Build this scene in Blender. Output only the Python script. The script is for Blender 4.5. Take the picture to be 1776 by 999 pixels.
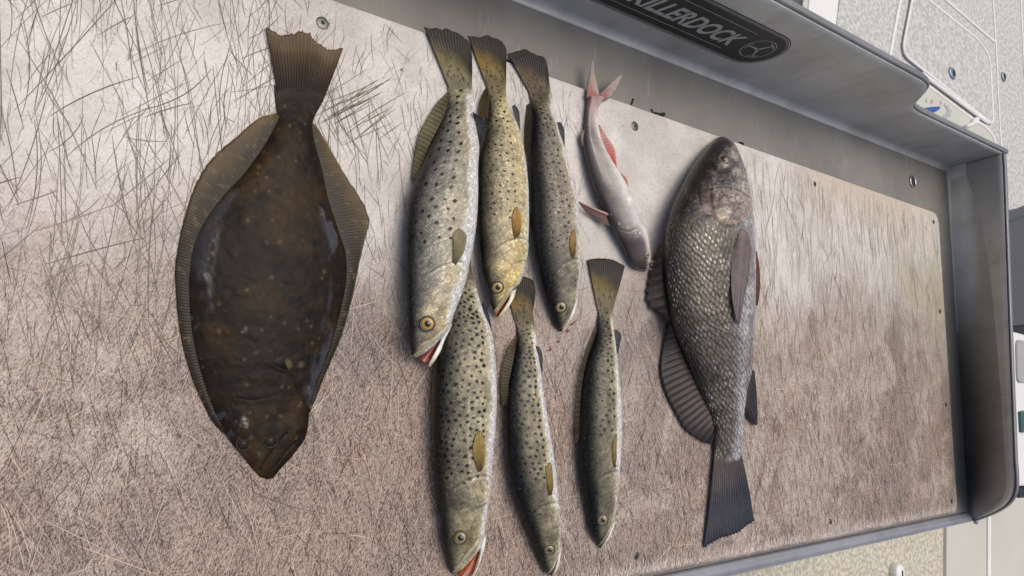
import bpy, bmesh, math, random
import numpy as np
from mathutils import Matrix, Vector
for o in list(bpy.data.objects): bpy.data.objects.remove(o)
scene = bpy.context.scene
rng = np.random.default_rng(7)

# ---------------------------------------------------------------- camera, sky, sun, exposure
S = 0.70                                     # camera height above the cutting board (m)
F = 1189.0; CX, CY = 888.0, 499.5            # focal length and centre, in photograph pixels
def _axes():
    d1 = np.array([2571-CX, 704-CY, F]); d1 /= np.linalg.norm(d1)
    d2 = np.array([1078-CX, -8000-CY, F]); d2 -= d1*(d1@d2); d2 /= np.linalg.norm(d2)
    return np.array([d1, d2, np.cross(d1, d2)])
RW = _axes()                                 # rows: table length, table depth, up (in right/down/forward)
CAM = np.array([0, 0, S])
cam = bpy.data.objects.new('camera', bpy.data.cameras.new('camera'))
scene.collection.objects.link(cam)
m4 = Matrix.Identity(4)
for i in range(3):
    m4[i][0] = RW[i, 0]; m4[i][1] = -RW[i, 1]; m4[i][2] = -RW[i, 2]
m4[2][3] = S
cam.matrix_world = m4
cam.data.sensor_width = 36; cam.data.lens = F/1776*36
cam.data.clip_start = 0.01; cam.data.clip_end = 500
scene.camera = cam

SUN_EL, SUN_AZ = 74, 60                      # azimuth from +X (far end of the table) towards +Y
world = bpy.data.worlds.new('World'); scene.world = world; world.use_nodes = True
wn = world.node_tree.nodes; wl = world.node_tree.links
sky = wn.new('ShaderNodeTexSky'); sky.sky_type = 'NISHITA'; sky.sun_disc = False
sky.sun_elevation = math.radians(SUN_EL); sky.sun_rotation = math.radians(90-SUN_AZ)
sky.air_density = 1.0; sky.dust_density = 6.0; sky.ozone_density = 1.0
wl.new(sky.outputs[0], wn['Background'].inputs[0]); wn['Background'].inputs[1].default_value = 0.13
sl = bpy.data.lights.new('sun', 'SUN'); sl.energy = 1.5; sl.angle = math.radians(60); sl.color = (1, .93, .83)
sun = bpy.data.objects.new('sun', sl); scene.collection.objects.link(sun)
sd = Vector((math.cos(math.radians(SUN_EL))*math.cos(math.radians(SUN_AZ)),
             math.cos(math.radians(SUN_EL))*math.sin(math.radians(SUN_AZ)), math.sin(math.radians(SUN_EL))))
sun.rotation_euler = sd.to_track_quat('Z', 'Y').to_euler(); sun.location = sd*5
scene.view_settings.view_transform = 'Standard'; scene.view_settings.look = 'None'
scene.view_settings.gamma = 1; scene.view_settings.exposure = -0.25
scene.view_settings.use_curve_mapping = False

# ---------------------------------------------------------------- geometry helpers
def ray(px, py):
    v = np.stack([np.asarray(px, float)-CX, np.asarray(py, float)-CY, np.full(np.shape(px), F)], -1)
    return v @ RW.T
def P(px, py, z=0.0):
    r = ray(px, py); t = (np.asarray(z)-S)/r[..., 2]
    return r*t[..., None] + CAM
def proj(p):
    q = (np.asarray(p)-CAM) @ RW
    return np.stack([CX+F*q[..., 0]/q[..., 2], CY+F*q[..., 1]/q[..., 2]], -1)
def lin(c):
    c = np.asarray(c, float)/255.0
    return np.where(c <= .04045, c/12.92, ((c+.055)/1.055)**2.4)
def srgb(r, g, b): return tuple(lin((r, g, b))) + (1.0,)
def sstep(a, b, x):
    t = np.clip((x-a)/(b-a), 0, 1); return t*t*(3-2*t)
def mix(a, b, t): return a + (b-a)*np.asarray(t)[..., None]
def spline(pts, n, closed=False):
    """Catmull-Rom through pts, resampled evenly to n points."""
    p = np.asarray(pts, float)
    q = np.vstack([2*p[0]-p[1], p, 2*p[-1]-p[-2]])
    out = []
    for i in range(1, len(q)-2):
        t = np.linspace(0, 1, 16, endpoint=False)[:, None]
        a, b, c, d = q[i-1], q[i], q[i+1], q[i+2]
        out.append(.5*(2*b+(c-a)*t+(2*a-5*b+4*c-d)*t*t+(-a+3*b-3*c+d)*t**3))
    out = np.vstack(out+[p[-1:]])
    return resample(out, n)
def resample(p, n):
    p = np.asarray(p, float)
    s = np.r_[0, np.cumsum(np.linalg.norm(np.diff(p, axis=0), axis=1))]
    u = np.linspace(0, s[-1], n)
    return np.stack([np.interp(u, s, p[:, k]) for k in range(p.shape[1])], -1)
def hsh(ix, iy, s):
    h = np.sin(ix*127.1+iy*311.7+s*74.7)*43758.5453
    return h-np.floor(h)
def vnoise(x, y, s=0):
    ix, iy = np.floor(x), np.floor(y); fx, fy = x-ix, y-iy
    fx = fx*fx*(3-2*fx); fy = fy*fy*(3-2*fy)
    a = hsh(ix, iy, s); b = hsh(ix+1, iy, s); c = hsh(ix, iy+1, s); d = hsh(ix+1, iy+1, s)
    return (a*(1-fx)+b*fx)*(1-fy)+(c*(1-fx)+d*fx)*fy
def fbm(x, y, s=0, o=4):
    v = 0; a = .5; t = 0
    for i in range(o):
        v = v+a*vnoise(x*2**i, y*2**i, s+i); t += a; a *= .5
    return v/t
def dpoly(xy, line):
    """distance of points to a polyline."""
    line = np.asarray(line, float); d = np.full(xy.shape[:-1], 1e9)
    for a, b in zip(line[:-1], line[1:]):
        ab = b-a; t = np.clip(((xy-a)@ab)/(ab@ab+1e-12), 0, 1)
        d = np.minimum(d, np.linalg.norm(xy-(a+t[..., None]*ab), axis=-1))
    return d

COL = scene.collection
def tag(o, label=None, cat=None, group=None, kind=None):
    for k, v in (('label', label), ('category', cat), ('group', group), ('kind', kind)):
        if v: o[k] = v
    return o
def link(o, parent=None):
    COL.objects.link(o)
    if parent is not None:
        o.parent = parent
    return o
def empty(name, loc=(0, 0, 0)):
    o = bpy.data.objects.new(name, None); o.empty_display_size = .05
    o.location = loc; COL.objects.link(o); return o
def mesh(name, v, f, mat, parent=None, cols=None, uv=None, smooth=True, wet=None):
    """cols: per-vertex rgb; uv: per-vertex. Vertices are given in world space."""
    me = bpy.data.meshes.new(name)
    v = np.asarray(v, float)
    off = np.zeros(3)
    p = parent
    while p is not None:
        off += np.array(p.location); p = p.parent
    me.from_pydata((v-off).tolist(), [], [tuple(int(i) for i in q) for q in f])
    if cols is not None:
        a = me.color_attributes.new('Col', 'FLOAT_COLOR', 'POINT')
        c = np.ones((len(v), 4), np.float32); c[:, :3] = cols
        if wet is not None: c[:, 3] = wet
        a.data.foreach_set('color', c.ravel())
    if uv is not None:
        l = me.uv_layers.new(name='UVMap')
        vi = np.empty(len(me.loops), np.int32); me.loops.foreach_get('vertex_index', vi)
        l.data.foreach_set('uv', np.asarray(uv, np.float32)[vi].ravel())
    me.polygons.foreach_set('use_smooth', np.full(len(me.polygons), smooth))
    me.materials.append(mat); me.update()
    return link(bpy.data.objects.new(name, me), parent)
def grid_faces(n, m, wrap=False):
    i = np.arange(n-1)[:, None]; j = np.arange(m if wrap else m-1)[None, :]
    j2 = (j+1) % m
    return np.stack([i*m+j, (i+1)*m+j, (i+1)*m+j2, i*m+j2], -1).reshape(-1, 4)
def orient(v, f):
    """flip faces when the mean normal of the highest part points down."""
    v = np.asarray(v); f = np.asarray(f)
    a, b, c = v[f[:, 0]], v[f[:, 1]], v[f[:, 2]]
    n = np.cross(b-a, c-a); z = a[:, 2]
    w = z > np.percentile(z, 60)
    return f[:, ::-1] if n[w, 2].sum() < 0 else f
def prism(name, top, depth, mat, parent=None, bevel=0.0, seg=3):
    """a plate from a top outline (n,3), going down by depth, with rounded top edge."""
    bm = bmesh.new(); top = np.asarray(top, float)
    off = np.zeros(3); p = parent
    while p is not None:
        off += np.array(p.location); p = p.parent
    vs = [bm.verts.new(q-off) for q in top]
    f = bm.faces.new(vs); f.normal_update()
    if f.normal.z < 0: f.normal_flip()
    r = bmesh.ops.extrude_face_region(bm, geom=[f])
    low = [v for v in bm.verts if v not in [e for e in r['geom'] if isinstance(e, bmesh.types.BMVert)]]
    for v in low: v.co.z -= depth
    bmesh.ops.recalc_face_normals(bm, faces=bm.faces)
    if bevel:
        tv = set(e for e in r['geom'] if isinstance(e, bmesh.types.BMVert))
        es = [e for e in bm.edges if e.verts[0] in tv and e.verts[1] in tv]
        bmesh.ops.bevel(bm, geom=es, offset=bevel, segments=seg, affect='EDGES', profile=.5, clamp_overlap=True)
    me = bpy.data.meshes.new(name); bm.to_mesh(me); bm.free()
    me.materials.append(mat)
    return link(bpy.data.objects.new(name, me), parent)
def rounded(pts, r, k=6):
    """round the corners of a closed outline."""
    pts = np.asarray(pts, float); out = []
    n = len(pts); rr = np.broadcast_to(r, n)
    for i in range(n):
        a, b, c = pts[i-1], pts[i], pts[(i+1) % n]
        u = a-b; w = c-b; lu, lw = np.linalg.norm(u), np.linalg.norm(w)
        d = min(rr[i], .45*lu, .45*lw)
        p0, p1 = b+u/lu*d, b+w/lw*d
        for t in np.linspace(0, 1, k): out.append((1-t)**2*p0+2*t*(1-t)*b+t*t*p1)
    return np.array(out)
def tube(name, path, rad, mat, parent=None, sides=8, flat=1.0, closed=False, up=(0, 0, 1)):
    path = np.asarray(path, float); n = len(path); rad = np.broadcast_to(rad, n)
    tan = np.gradient(path, axis=0)
    if closed: tan = np.roll(path, -1, 0)-np.roll(path, 1, 0)
    tan /= np.linalg.norm(tan, axis=1)[:, None]+1e-12
    up = np.asarray(up, float)
    sx = np.cross(tan, up); sx /= np.linalg.norm(sx, axis=1)[:, None]+1e-9
    sy = np.cross(sx, tan)
    th = np.linspace(0, 2*np.pi, sides, endpoint=False)
    v = path[:, None]+rad[:, None, None]*(np.cos(th)[None, :, None]*sx[:, None]+flat*np.sin(th)[None, :, None]*sy[:, None])
    f = grid_faces(n, sides, True).tolist()
    if closed:
        f += [((n-1)*sides+j, j, (j+1) % sides, (n-1)*sides+(j+1) % sides) for j in range(sides)]
    else:
        f += [tuple(range(sides)), tuple(range((n-1)*sides, n*sides))[::-1]]
    o = mesh(name, v.reshape(-1, 3), f, mat, parent)
    bm = bmesh.new(); bm.from_mesh(o.data); bmesh.ops.recalc_face_normals(bm, faces=bm.faces); bm.to_mesh(o.data); bm.free()
    return o
def disc(name, c, r, mat, parent=None, dome=0.0, ring=0, normal=(0, 0, 1), squash=(1, 1), thick=0.001, cols=None):
    """a little domed button: rings of vertices, closed below."""
    c = np.asarray(c, float); n = np.asarray(normal, float); n /= np.linalg.norm(n)
    a = np.array([1, 0, 0]) if abs(n[0]) < .9 else np.array([0, 1, 0])
    ax = np.cross(np.cross(n, a), n); ax /= np.linalg.norm(ax); ay = np.cross(n, ax)
    K = 24; rs = [1, 1, .96, .85, .7, .5, .3, .12]; th = np.linspace(0, 2*np.pi, K, endpoint=False)
    v = []; cc = []
    for k, q in enumerate(rs):
        h = -thick if k == 0 else dome*math.sqrt(max(0, 1-q*q))
        for t in th:
            v.append(c+r*q*(squash[0]*math.cos(t)*ax+squash[1]*math.sin(t)*ay)+n*h); cc.append(q)
    f = grid_faces(len(rs), K, True).tolist()+[tuple(range((len(rs)-1)*K, len(rs)*K)), tuple(range(K))[::-1]]
    col = None
    if cols is not None: col = cols(np.array(cc))
    o = mesh(name, v, f, mat, parent, cols=col)
    bm = bmesh.new(); bm.from_mesh(o.data); bmesh.ops.recalc_face_normals(bm, faces=bm.faces); bm.to_mesh(o.data); bm.free()
    return o

# ---------------------------------------------------------------- materials
class NT:
    def __init__(s, name):
        s.m = bpy.data.materials.new(name); s.m.use_nodes = True
        s.n = s.m.node_tree.nodes; s.l = s.m.node_tree.links; s.b = s.n['Principled BSDF']
    def put(s, node, k, v):
        if v is None: return
        i = node.inputs[k]
        if hasattr(v, 'is_output'): s.l.new(v, i)
        else:
            if i.type == 'RGBA' and len(v) == 3: v = (*v, 1)
            i.default_value = v
    def new(s, t, out=0, props=None, **k):
        q = s.n.new('ShaderNode'+t)
        for a, b in (props or {}).items(): setattr(q, a, b)
        for a, b in k.items(): s.put(q, int(a[1:]) if a[0] == '_' and a[1:].isdigit() else a.replace('_', ' '), b)
        return q.outputs[out]
    def math(s, op, a, b=None, c=None, clamp=False):
        q = s.n.new('ShaderNodeMath'); q.operation = op; q.use_clamp = clamp
        for i, v in enumerate((a, b, c)): s.put(q, i, v) if v is not None else None
        return q.outputs[0]
    def ramp(s, f, *stops):
        q = s.n.new('ShaderNodeValToRGB'); e = q.color_ramp.elements
        while len(e) < len(stops): e.new(.5)
        for el, (p, c) in zip(e, stops):
            el.position = p; el.color = c if hasattr(c, '__len__') else (c, c, c, 1)
        s.put(q, 0, f); return q.outputs[0]
    def mix(s, f, a, b, mode='MIX'):
        q = s.n.new('ShaderNodeMix'); q.data_type = 'RGBA'; q.blend_type = mode
        s.put(q, 0, f); s.put(q, 6, a); s.put(q, 7, b); return q.outputs[2]
    def noise(s, vec, scale, detail=4, rough=.6, dist=0, out=0):
        return s.new('TexNoise', out, Vector=vec, Scale=scale, Detail=detail, Roughness=rough, Distortion=dist)
    def mapv(s, vec, scale=(1, 1, 1), rot=(0, 0, 0)):
        q = s.n.new('ShaderNodeMapping'); s.put(q, 0, vec); q.inputs['Scale'].default_value = scale
        q.inputs['Rotation'].default_value = rot; return q.outputs[0]
    def step(s, a, b, x):
        q = s.n.new('ShaderNodeMapRange'); q.interpolation_type = 'SMOOTHSTEP'; q.clamp = True
        s.put(q, 0, x); q.inputs[1].default_value = a; q.inputs[2].default_value = b; return q.outputs[0]
    def bump(s, h, strength, dist, normal=None):
        q = s.n.new('ShaderNodeBump'); q.inputs['Strength'].default_value = strength; q.inputs['Distance'].default_value = dist
        s.put(q, 'Height', h); s.put(q, 'Normal', normal); return q.outputs[0]
    def obj(s): return s.new('TexCoord', 3)
    def uv(s): return s.new('TexCoord', 2)
    def col(s):
        q = s.n.new('ShaderNodeVertexColor'); q.layer_name = 'Col'; return q.outputs[0]
    def set(s, **k):
        for a, b in k.items(): s.put(s.b, a.replace('_', ' '), b)
        return s.m

def plain(name, c, rough=.5, metal=0.0, noise=.0, nscale=40, bump=0, spec=.5, coat=0):
    t = NT(name); col = c
    if noise:
        n = t.noise(t.obj(), nscale, 5, .65)
        f = t.ramp(n, (.3, 1-noise), (.7, 1+noise*.0+0.0))
        col = t.mix(1.0, c, f, 'MULTIPLY')
        if bump: t.set(Normal=t.bump(n, .5, bump))
    return t.set(Base_Color=col, Roughness=rough, Metallic=metal, Specular_IOR_Level=spec, Coat_Weight=coat)

def board_material():
    t = NT('stained_cutting_board'); o = t.obj()
    sx = t.n.new('ShaderNodeSeparateXYZ'); t.put(sx, 0, o); x, y = sx.outputs[0], sx.outputs[1]
    n1 = t.noise(o, 3.2, 5, .6); n2 = t.noise(o, 11, 6, .65); n3 = t.noise(o, 48, 5, .7); n4 = t.noise(o, 340, 4, .75)
    yy = t.math('ADD', y, t.math('MULTIPLY', t.math('SUBTRACT', n1, .5), .42))
    yy = t.math('ADD', yy, t.math('MULTIPLY', t.math('SUBTRACT', n2, .5), .30))
    yy = t.math('ADD', yy, t.math('MULTIPLY', t.step(.30, .02, x), .055))
    yy = t.math('ADD', yy, t.math('MULTIPLY', t.step(.85, 1.2, x), .045))
    # the worn, blood-stained zone along the front of the board
    stain = t.step(.17, -.10, yy)
    right = t.step(1.70, 1.28, t.math('ADD', x, t.math('MULTIPLY', t.math('SUBTRACT', n2, .5), .5)))
    stain = t.math('MULTIPLY', stain, right)
    pale = t.mix(t.step(.35, .65, n2), srgb(232, 230, 226), srgb(206, 203, 197))
    warm = t.math('MULTIPLY', t.step(.16, .36, y), t.math('MULTIPLY', t.step(.45, .65, x), t.step(1.25, .9, x)))
    pale = t.mix(t.math('MULTIPLY', warm, .75), pale, srgb(206, 190, 166))
    green = t.math('MULTIPLY', t.step(.02, .14, yy), t.step(.30, .16, yy))
    green = t.math('MULTIPLY', green, t.math('MULTIPLY', t.step(.80, 1.0, x), t.step(1.42, 1.15, x)))
    pale = t.mix(t.math('MULTIPLY', green, .7), pale, srgb(170, 162, 132))
    pink = t.mix(t.step(.38, .62, n2), srgb(156, 130, 115), srgb(114, 95, 86))
    pink = t.mix(t.math('MULTIPLY', t.step(.52, .66, t.noise(o, 5.1, 5, .65, .4)), .8), pink, srgb(190, 172, 160))
    pink = t.mix(t.math('MULTIPLY', t.step(.56, .66, t.noise(o, 6.4, 4, .65, .8)), .7), pink, srgb(150, 96, 72))
    pink = t.mix(t.step(.50, .66, t.noise(o, 7.3, 5, .6)), pink, srgb(140, 127, 116))
    col = t.mix(stain, pale, pink)
    big = t.noise(o, 4.3, 6, .72, .5); big2 = t.noise(o, 15, 6, .75, .3)
    col = t.mix(t.math('MULTIPLY', t.math('MULTIPLY', t.step(.49, .58, big), .80), t.math('ADD', stain, .12)), col, srgb(214, 204, 194))
    col = t.mix(t.math('MULTIPLY', t.math('MULTIPLY', t.step(.50, .62, big2), .75), t.math('ADD', stain, .15)), col, t.mix(1.0, col, (.50, .45, .43), 'MULTIPLY'))
    # dark bruise-like blotches in the worn zone
    bl = t.math('MULTIPLY', t.step(.53, .64, t.noise(t.mapv(o, (1, .7, 1)), 9.5, 4, .6, .6)), t.step(.14, -.02, yy))
    bl = t.math('MULTIPLY', bl, right)
    col = t.mix(t.math('MULTIPLY', bl, .72), col, srgb(90, 78, 78))
    # fine short fibre lifted by years of knives
    fib = None
    for k, (rot, sc) in enumerate(((.22, 1), (-.28, 1.2), (.05, .8), (.9, 1.1))):
        f = t.noise(t.mapv(t.mapv(o, (1, 1, 1), (0, 0, rot)), (sc*760, sc*110, 1)), 1, 3, .7, .4)
        fib = f if fib is None else t.math('ADD', fib, f)
    fib = t.math('MULTIPLY', fib, .25)
    fv = t.step(.43, .57, fib)
    famt = t.math('ADD', t.math('MULTIPLY', stain, .42), .10)
    dark = t.mix(1.0, col, (.50, .47, .46), 'MULTIPLY'); lite = t.mix(.42, col, srgb(232, 214, 200))
    col = t.mix(famt, col, t.mix(fv, dark, lite))
    gr = t.noise(t.mapv(o, (1, .45, 1)), 950, 3, .8); gr2 = t.noise(t.mapv(t.mapv(o, (1, 1, 1), (0, 0, .5)), (1, .3, 1)), 620, 3, .75)
    ga = t.math('ADD', t.math('MULTIPLY', stain, .70), .22)
    gm = t.step(.40, .60, t.math('ADD', t.math('MULTIPLY', gr, .55), t.math('MULTIPLY', gr2, .45)))
    col = t.mix(t.math('MULTIPLY', ga, t.math('SUBTRACT', 1.0, gm)), col, t.mix(1.0, col, (.32, .29, .27), 'MULTIPLY'))
    col = t.mix(t.math('MULTIPLY', t.math('MULTIPLY', ga, gm), .45), col, srgb(224, 208, 197))
    # speckle
    sp = t.step(.52, .70, n4)
    col = t.mix(t.math('MULTIPLY', sp, .55), col, t.mix(1.0, col, (.45, .42, .40), 'MULTIPLY'))
    col = t.mix(t.math('MULTIPLY', t.step(.5, .75, n3), .35), col, t.mix(1.0, col, (.62, .58, .54), 'MULTIPLY'))
    dots = t.step(.10, .05, t.new('TexVoronoi', 0, Vector=o, Scale=34.0))
    dots = t.math('MULTIPLY', dots, t.step(.62, .7, t.noise(o, 17, 2)))
    col = t.mix(t.math('MULTIPLY', dots, .7), col, srgb(70, 56, 46))
    h = t.math('ADD', t.math('MULTIPLY', fib, t.math('ADD', stain, .15)), t.math('MULTIPLY', n4, .25))
    return t.set(Base_Color=col, Roughness=t.mix(stain, (.5, .5, .5), (.62, .62, .62)), Specular_IOR_Level=.35, Normal=t.bump(h, .22, .0010))

def strip_material():
    t = NT('knife_cut'); return t.set(Base_Color=t.col(), Roughness=.75, Specular_IOR_Level=.2)

def metal_material(name, base, metal=.25, rough=.46, dirt=.5):
    t = NT(name); o = t.obj()
    n = t.noise(o, 6, 5, .6); n2 = t.noise(t.mapv(o, (40, 40, 6)), 4, 4, .6); n3 = t.noise(o, 180, 3, .7)
    sx = t.n.new('ShaderNodeSeparateXYZ'); t.put(sx, 0, o)
    col = t.mix(t.step(.35, .7, n), base, tuple(c*.76 for c in base[:3])+(1,))
    drip = t.noise(t.mapv(o, (38, 38, 5)), 1, 5, .7, .5)
    col = t.mix(t.math('MULTIPLY', t.step(.46, .80, drip), .34), col, srgb(120, 113, 100))
    scuff = t.noise(t.mapv(t.mapv(o, (1, 1, 1), (0, .4, .3)), (14, 14, 260)), 1, 4, .7)
    col = t.mix(t.math('MULTIPLY', t.step(.60, .70, scuff), .16), col, srgb(214, 214, 212))
    # water-mark film near the floor
    low = t.math('MULTIPLY', t.step(.028, .0, t.math('ADD', sx.outputs[2], t.math('MULTIPLY', t.math('SUBTRACT', n, .5), .03))), dirt)
    col = t.mix(low, col, srgb(122, 110, 88))
    col = t.mix(t.math('MULTIPLY', t.step(.66, .74, n3), .35), col, tuple(c*.55 for c in base[:3])+(1,))
    r = t.math('ADD', t.math('MULTIPLY', n, .22), rough-.11)
    return t.set(Base_Color=col, Metallic=metal, Roughness=r, Normal=t.bump(t.math('ADD', n2, t.math('MULTIPLY', n3, .4)), .12, .001))

def fish_material(name, scale=0.0022, bump=.5, rough=.42, coat=.12, metal=.0, var=.36, spec=.32, grit=.55):
    t = NT(name); uv = t.uv(); o = t.obj()
    v = t.new('TexVoronoi', 0, Vector=t.mapv(t.mapv(uv, (1, 1, 1), (0, 0, .7)), (1/scale, .8/scale, 1)), Scale=1.0, Randomness=.55)
    c = t.col()
    vr = t.n.new('ShaderNodeTexVoronoi'); t.put(vr, 'Vector', t.mapv(t.mapv(uv, (1, 1, 1), (0, 0, .7)), (1/scale, .8/scale, 1))); vr.inputs['Scale'].default_value = 1; vr.inputs['Randomness'].default_value = .55
    sr = t.n.new('ShaderNodeSeparateColor'); t.put(sr, 0, vr.outputs['Color'])
    g = t.math('ADD', t.math('MULTIPLY', t.math('POWER', sr.outputs[0], 1.6), grit), 1-grit*.42)
    cg = t.n.new('ShaderNodeCombineColor')
    for i in range(3): t.put(cg, i, g)
    c = t.mix(1.0, c, cg.outputs[0], 'MULTIPLY')
    n = t.noise(o, 420, 3, .7); n2 = t.noise(o, 90, 4, .65)
    sc = t.step(.15, .62, v)
    col = t.mix(t.math('MULTIPLY', sc, var), c, t.mix(1.0, c, (.38, .38, .38), 'MULTIPLY'))
    col = t.mix(t.math('MULTIPLY', t.step(.60, .72, n), .30), col, t.mix(.5, c, (.8, .78, .72, 1)))
    col = t.mix(t.math('MULTIPLY', t.step(.5, .66, n2), .22), col, t.mix(1.0, col, (.5, .48, .44), 'MULTIPLY'))
    h = t.math('ADD', t.math('SUBTRACT', t.math('MULTIPLY', n2, .7), t.math('MULTIPLY', v, 1.0)), t.math('MULTIPLY', sr.outputs[2], .5))
    return t.set(Base_Color=col, Roughness=t.math('ADD', t.math('MULTIPLY', n2, .25), rough-.16), Metallic=t.math('MULTIPLY', t.step(.45, .75, sr.outputs[1]), .30),
                 Specular_IOR_Level=spec, Coat_Weight=coat, Coat_Roughness=.18, Normal=t.bump(h, bump, .0009))
def slick_material(name, rough=.22, coat=.6, bump=.4, nscale=60, bdist=.003, wrinkle=True, dark=.5, patchy=False):
    t = NT(name); o = t.obj(); c = t.col()
    n = t.noise(o, nscale, 5, .62); n2 = t.noise(o, 330, 3, .7)
    col = t.mix(t.math('MULTIPLY', t.step(.45, .68, n), dark), c, t.mix(1.0, c, (.42, .40, .38), 'MULTIPLY'))
    col = t.mix(t.math('MULTIPLY', t.step(.60, .74, n2), .35), col, t.mix(1.0, c, (1.9, 1.8, 1.6), 'MULTIPLY'))
    h = t.math('ADD', n, t.math('MULTIPLY', n2, .22))
    if patchy:
        q = t.n.new('ShaderNodeVertexColor'); q.layer_name = 'Col'
        coat = t.math('MULTIPLY', q.outputs[1], coat)
    return t.set(Base_Color=col, Roughness=t.math('ADD', t.math('MULTIPLY', n, .2), rough-.1), Specular_IOR_Level=.2,
                 Coat_Weight=coat, Coat_Roughness=.10, Coat_IOR=2.0 if patchy else 1.5, Normal=t.bump(h, bump, bdist))
def fin_material(name, rough=.5, coat=.06):
    t = NT(name); c = t.col(); n = t.noise(t.obj(), 160, 4, .65)
    col = t.mix(t.math('MULTIPLY', t.step(.45, .7, n), .4), c, t.mix(1.0, c, (.5, .5, .5), 'MULTIPLY'))
    return t.set(Base_Color=col, Roughness=rough, Coat_Weight=coat, Coat_Roughness=.2, Specular_IOR_Level=.3, Normal=t.bump(n, .25, .001))

M = {}
M['board'] = board_material(); M['strip'] = strip_material()
M['metal'] = metal_material('brushed_grey_aluminium', srgb(196, 194, 190))
M['floor'] = metal_material('stained_tray_floor', srgb(138, 136, 131), rough=.5, dirt=.2)
M['lip'] = metal_material('pale_aluminium_lip', srgb(158, 161, 168), rough=.38, dirt=0)
M['rim'] = metal_material('aluminium_rim', srgb(140, 142, 144), rough=.35, dirt=0)
M['screw'] = plain('steel_screw', srgb(105, 106, 104), .35, .8, .25, 300)
M['hole'] = plain('dark_recess', srgb(16, 15, 15), .6)
M['ring'] = plain('polished_drain_ring', srgb(190, 190, 188), .25, .9)
M['black'] = plain('black_vinyl', srgb(20, 20, 21), .45, 0, .2, 200)
M['print'] = plain('silver_print', srgb(188, 188, 186), .5, 0, .3, 240)
M['trout'] = fish_material('trout_skin')
M['drum'] = fish_material('drum_skin', .0016, .35, .38, .22, 0, .18, grit=.5)
M['flounder'] = slick_material('wet_flounder_skin', .50, 1.0, .16, 42, .004, patchy=True)
M['cat'] = slick_material('smooth_catfish_skin', .38, .5, .2, 40, .002, dark=.22)
M['fin'] = fin_material('fin_membrane')
M['jaw'] = slick_material('jaw_skin', .3, .5, .15, 120, .0015, dark=.3)
M['mouth'] = slick_material('wet_mouth', .22, .7, .5, 140, .002, dark=.6)
M['eye'] = slick_material('eye_iris', .12, 1.0, .05, 200, .0005, dark=.25)
M['pupil'] = plain('pupil', (.004, .004, .005, 1), .08, coat=1.0)
M['blood'] = plain('blood_smear', srgb(140, 50, 38), .35, 0, .5, 120)
M['gel'] = plain('white_gelcoat', srgb(240, 240, 237), .35, 0, .08, 6)
M['cream'] = plain('cream_gelcoat', srgb(206, 205, 192), .4, 0, .06, 5)
def nonskid(name, a, b, scale):
    t = NT(name); o = t.obj(); n = t.noise(o, scale, 3, .62); n2 = t.noise(o, scale*.22, 3, .6)
    col = t.mix(t.step(.38, .62, n), a, b)
    col = t.mix(t.math('MULTIPLY', n2, .25), col, a)
    return t.set(Base_Color=col, Roughness=.75, Normal=t.bump(n, .6, .004))
M['skid'] = nonskid('grey_speckled_nonskid', srgb(176, 176, 173), srgb(212, 212, 208), 60)
M['skid2'] = nonskid('beige_speckled_nonskid', srgb(172, 166, 148), srgb(214, 209, 194), 85)
M['case'] = plain('dark_grey_plastic', srgb(74, 77, 78), .5, 0, .2, 60)
M['latch'] = plain('blue_grey_latch', srgb(130, 150, 170), .3, .4)
M['blue'] = plain('sticker_blue', srgb(36, 84, 160), .4, 0, .2, 60)
M['orange'] = plain('sticker_orange', srgb(205, 150, 80), .4)
M['purple'] = plain('sticker_purple', srgb(58, 54, 104), .4)
M['teal'] = plain('teal_plastic', srgb(48, 90, 86), .4)
M['pad'] = plain('grey_pad', srgb(168, 168, 168), .6, 0, .1, 30)

# ---------------------------------------------------------------- fillet table
XB0, XB1, YB0, YB1 = -.55, 1.724, -.259, .419          # cutting board outline
ZF = -.012                                             # tray floor
def ywall(x): return .5285+(x-.60)*.0207               # foot of the back wall
XW = 1.8225                                            # foot of the end wall
table = empty('fillet_table', (.6, .1, ZF-.03))
tag(table, 'grey aluminium fish cleaning table with raised back wall and scratched white board', 'table')

bd = rounded([(XB0, YB0, 0), (XB1, YB0, 0), (XB1, YB1, 0), (XB0, YB1, 0)], [.02, .022, .03, .02], 8)
board = prism('cutting_board', bd, .0118, M['board'], table, .0016)
# tray floor
fl = [(-.56, -.268, ZF), (XW+.004, -.268, ZF), (XW+.004, ywall(XW)+.002, ZF), (-.56, ywall(-.56)+.002, ZF)]
prism('tray_floor', fl, .004, M['floor'], table)
# front lip: profile swept along X
prof = [(-.266, ZF+.0005), (-.272, ZF+.0012), (-.2755, ZF+.0045), (-.279, ZF+.0058), (-.284, ZF+.005), (-.289, ZF+.001), (-.2925, ZF-.006), (-.2935, ZF-.03),
        (-.2905, ZF-.03), (-.288, ZF-.008), (-.28, ZF-.001)]
xs = np.linspace(-.56, XW+.012, 40)
v = np.array([[(x, a, b) for a, b in prof] for x in xs]).reshape(-1, 3)
mesh('front_lip', v, orient(v, grid_faces(len(xs), len(prof), True)), M['lip'], table)
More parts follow.
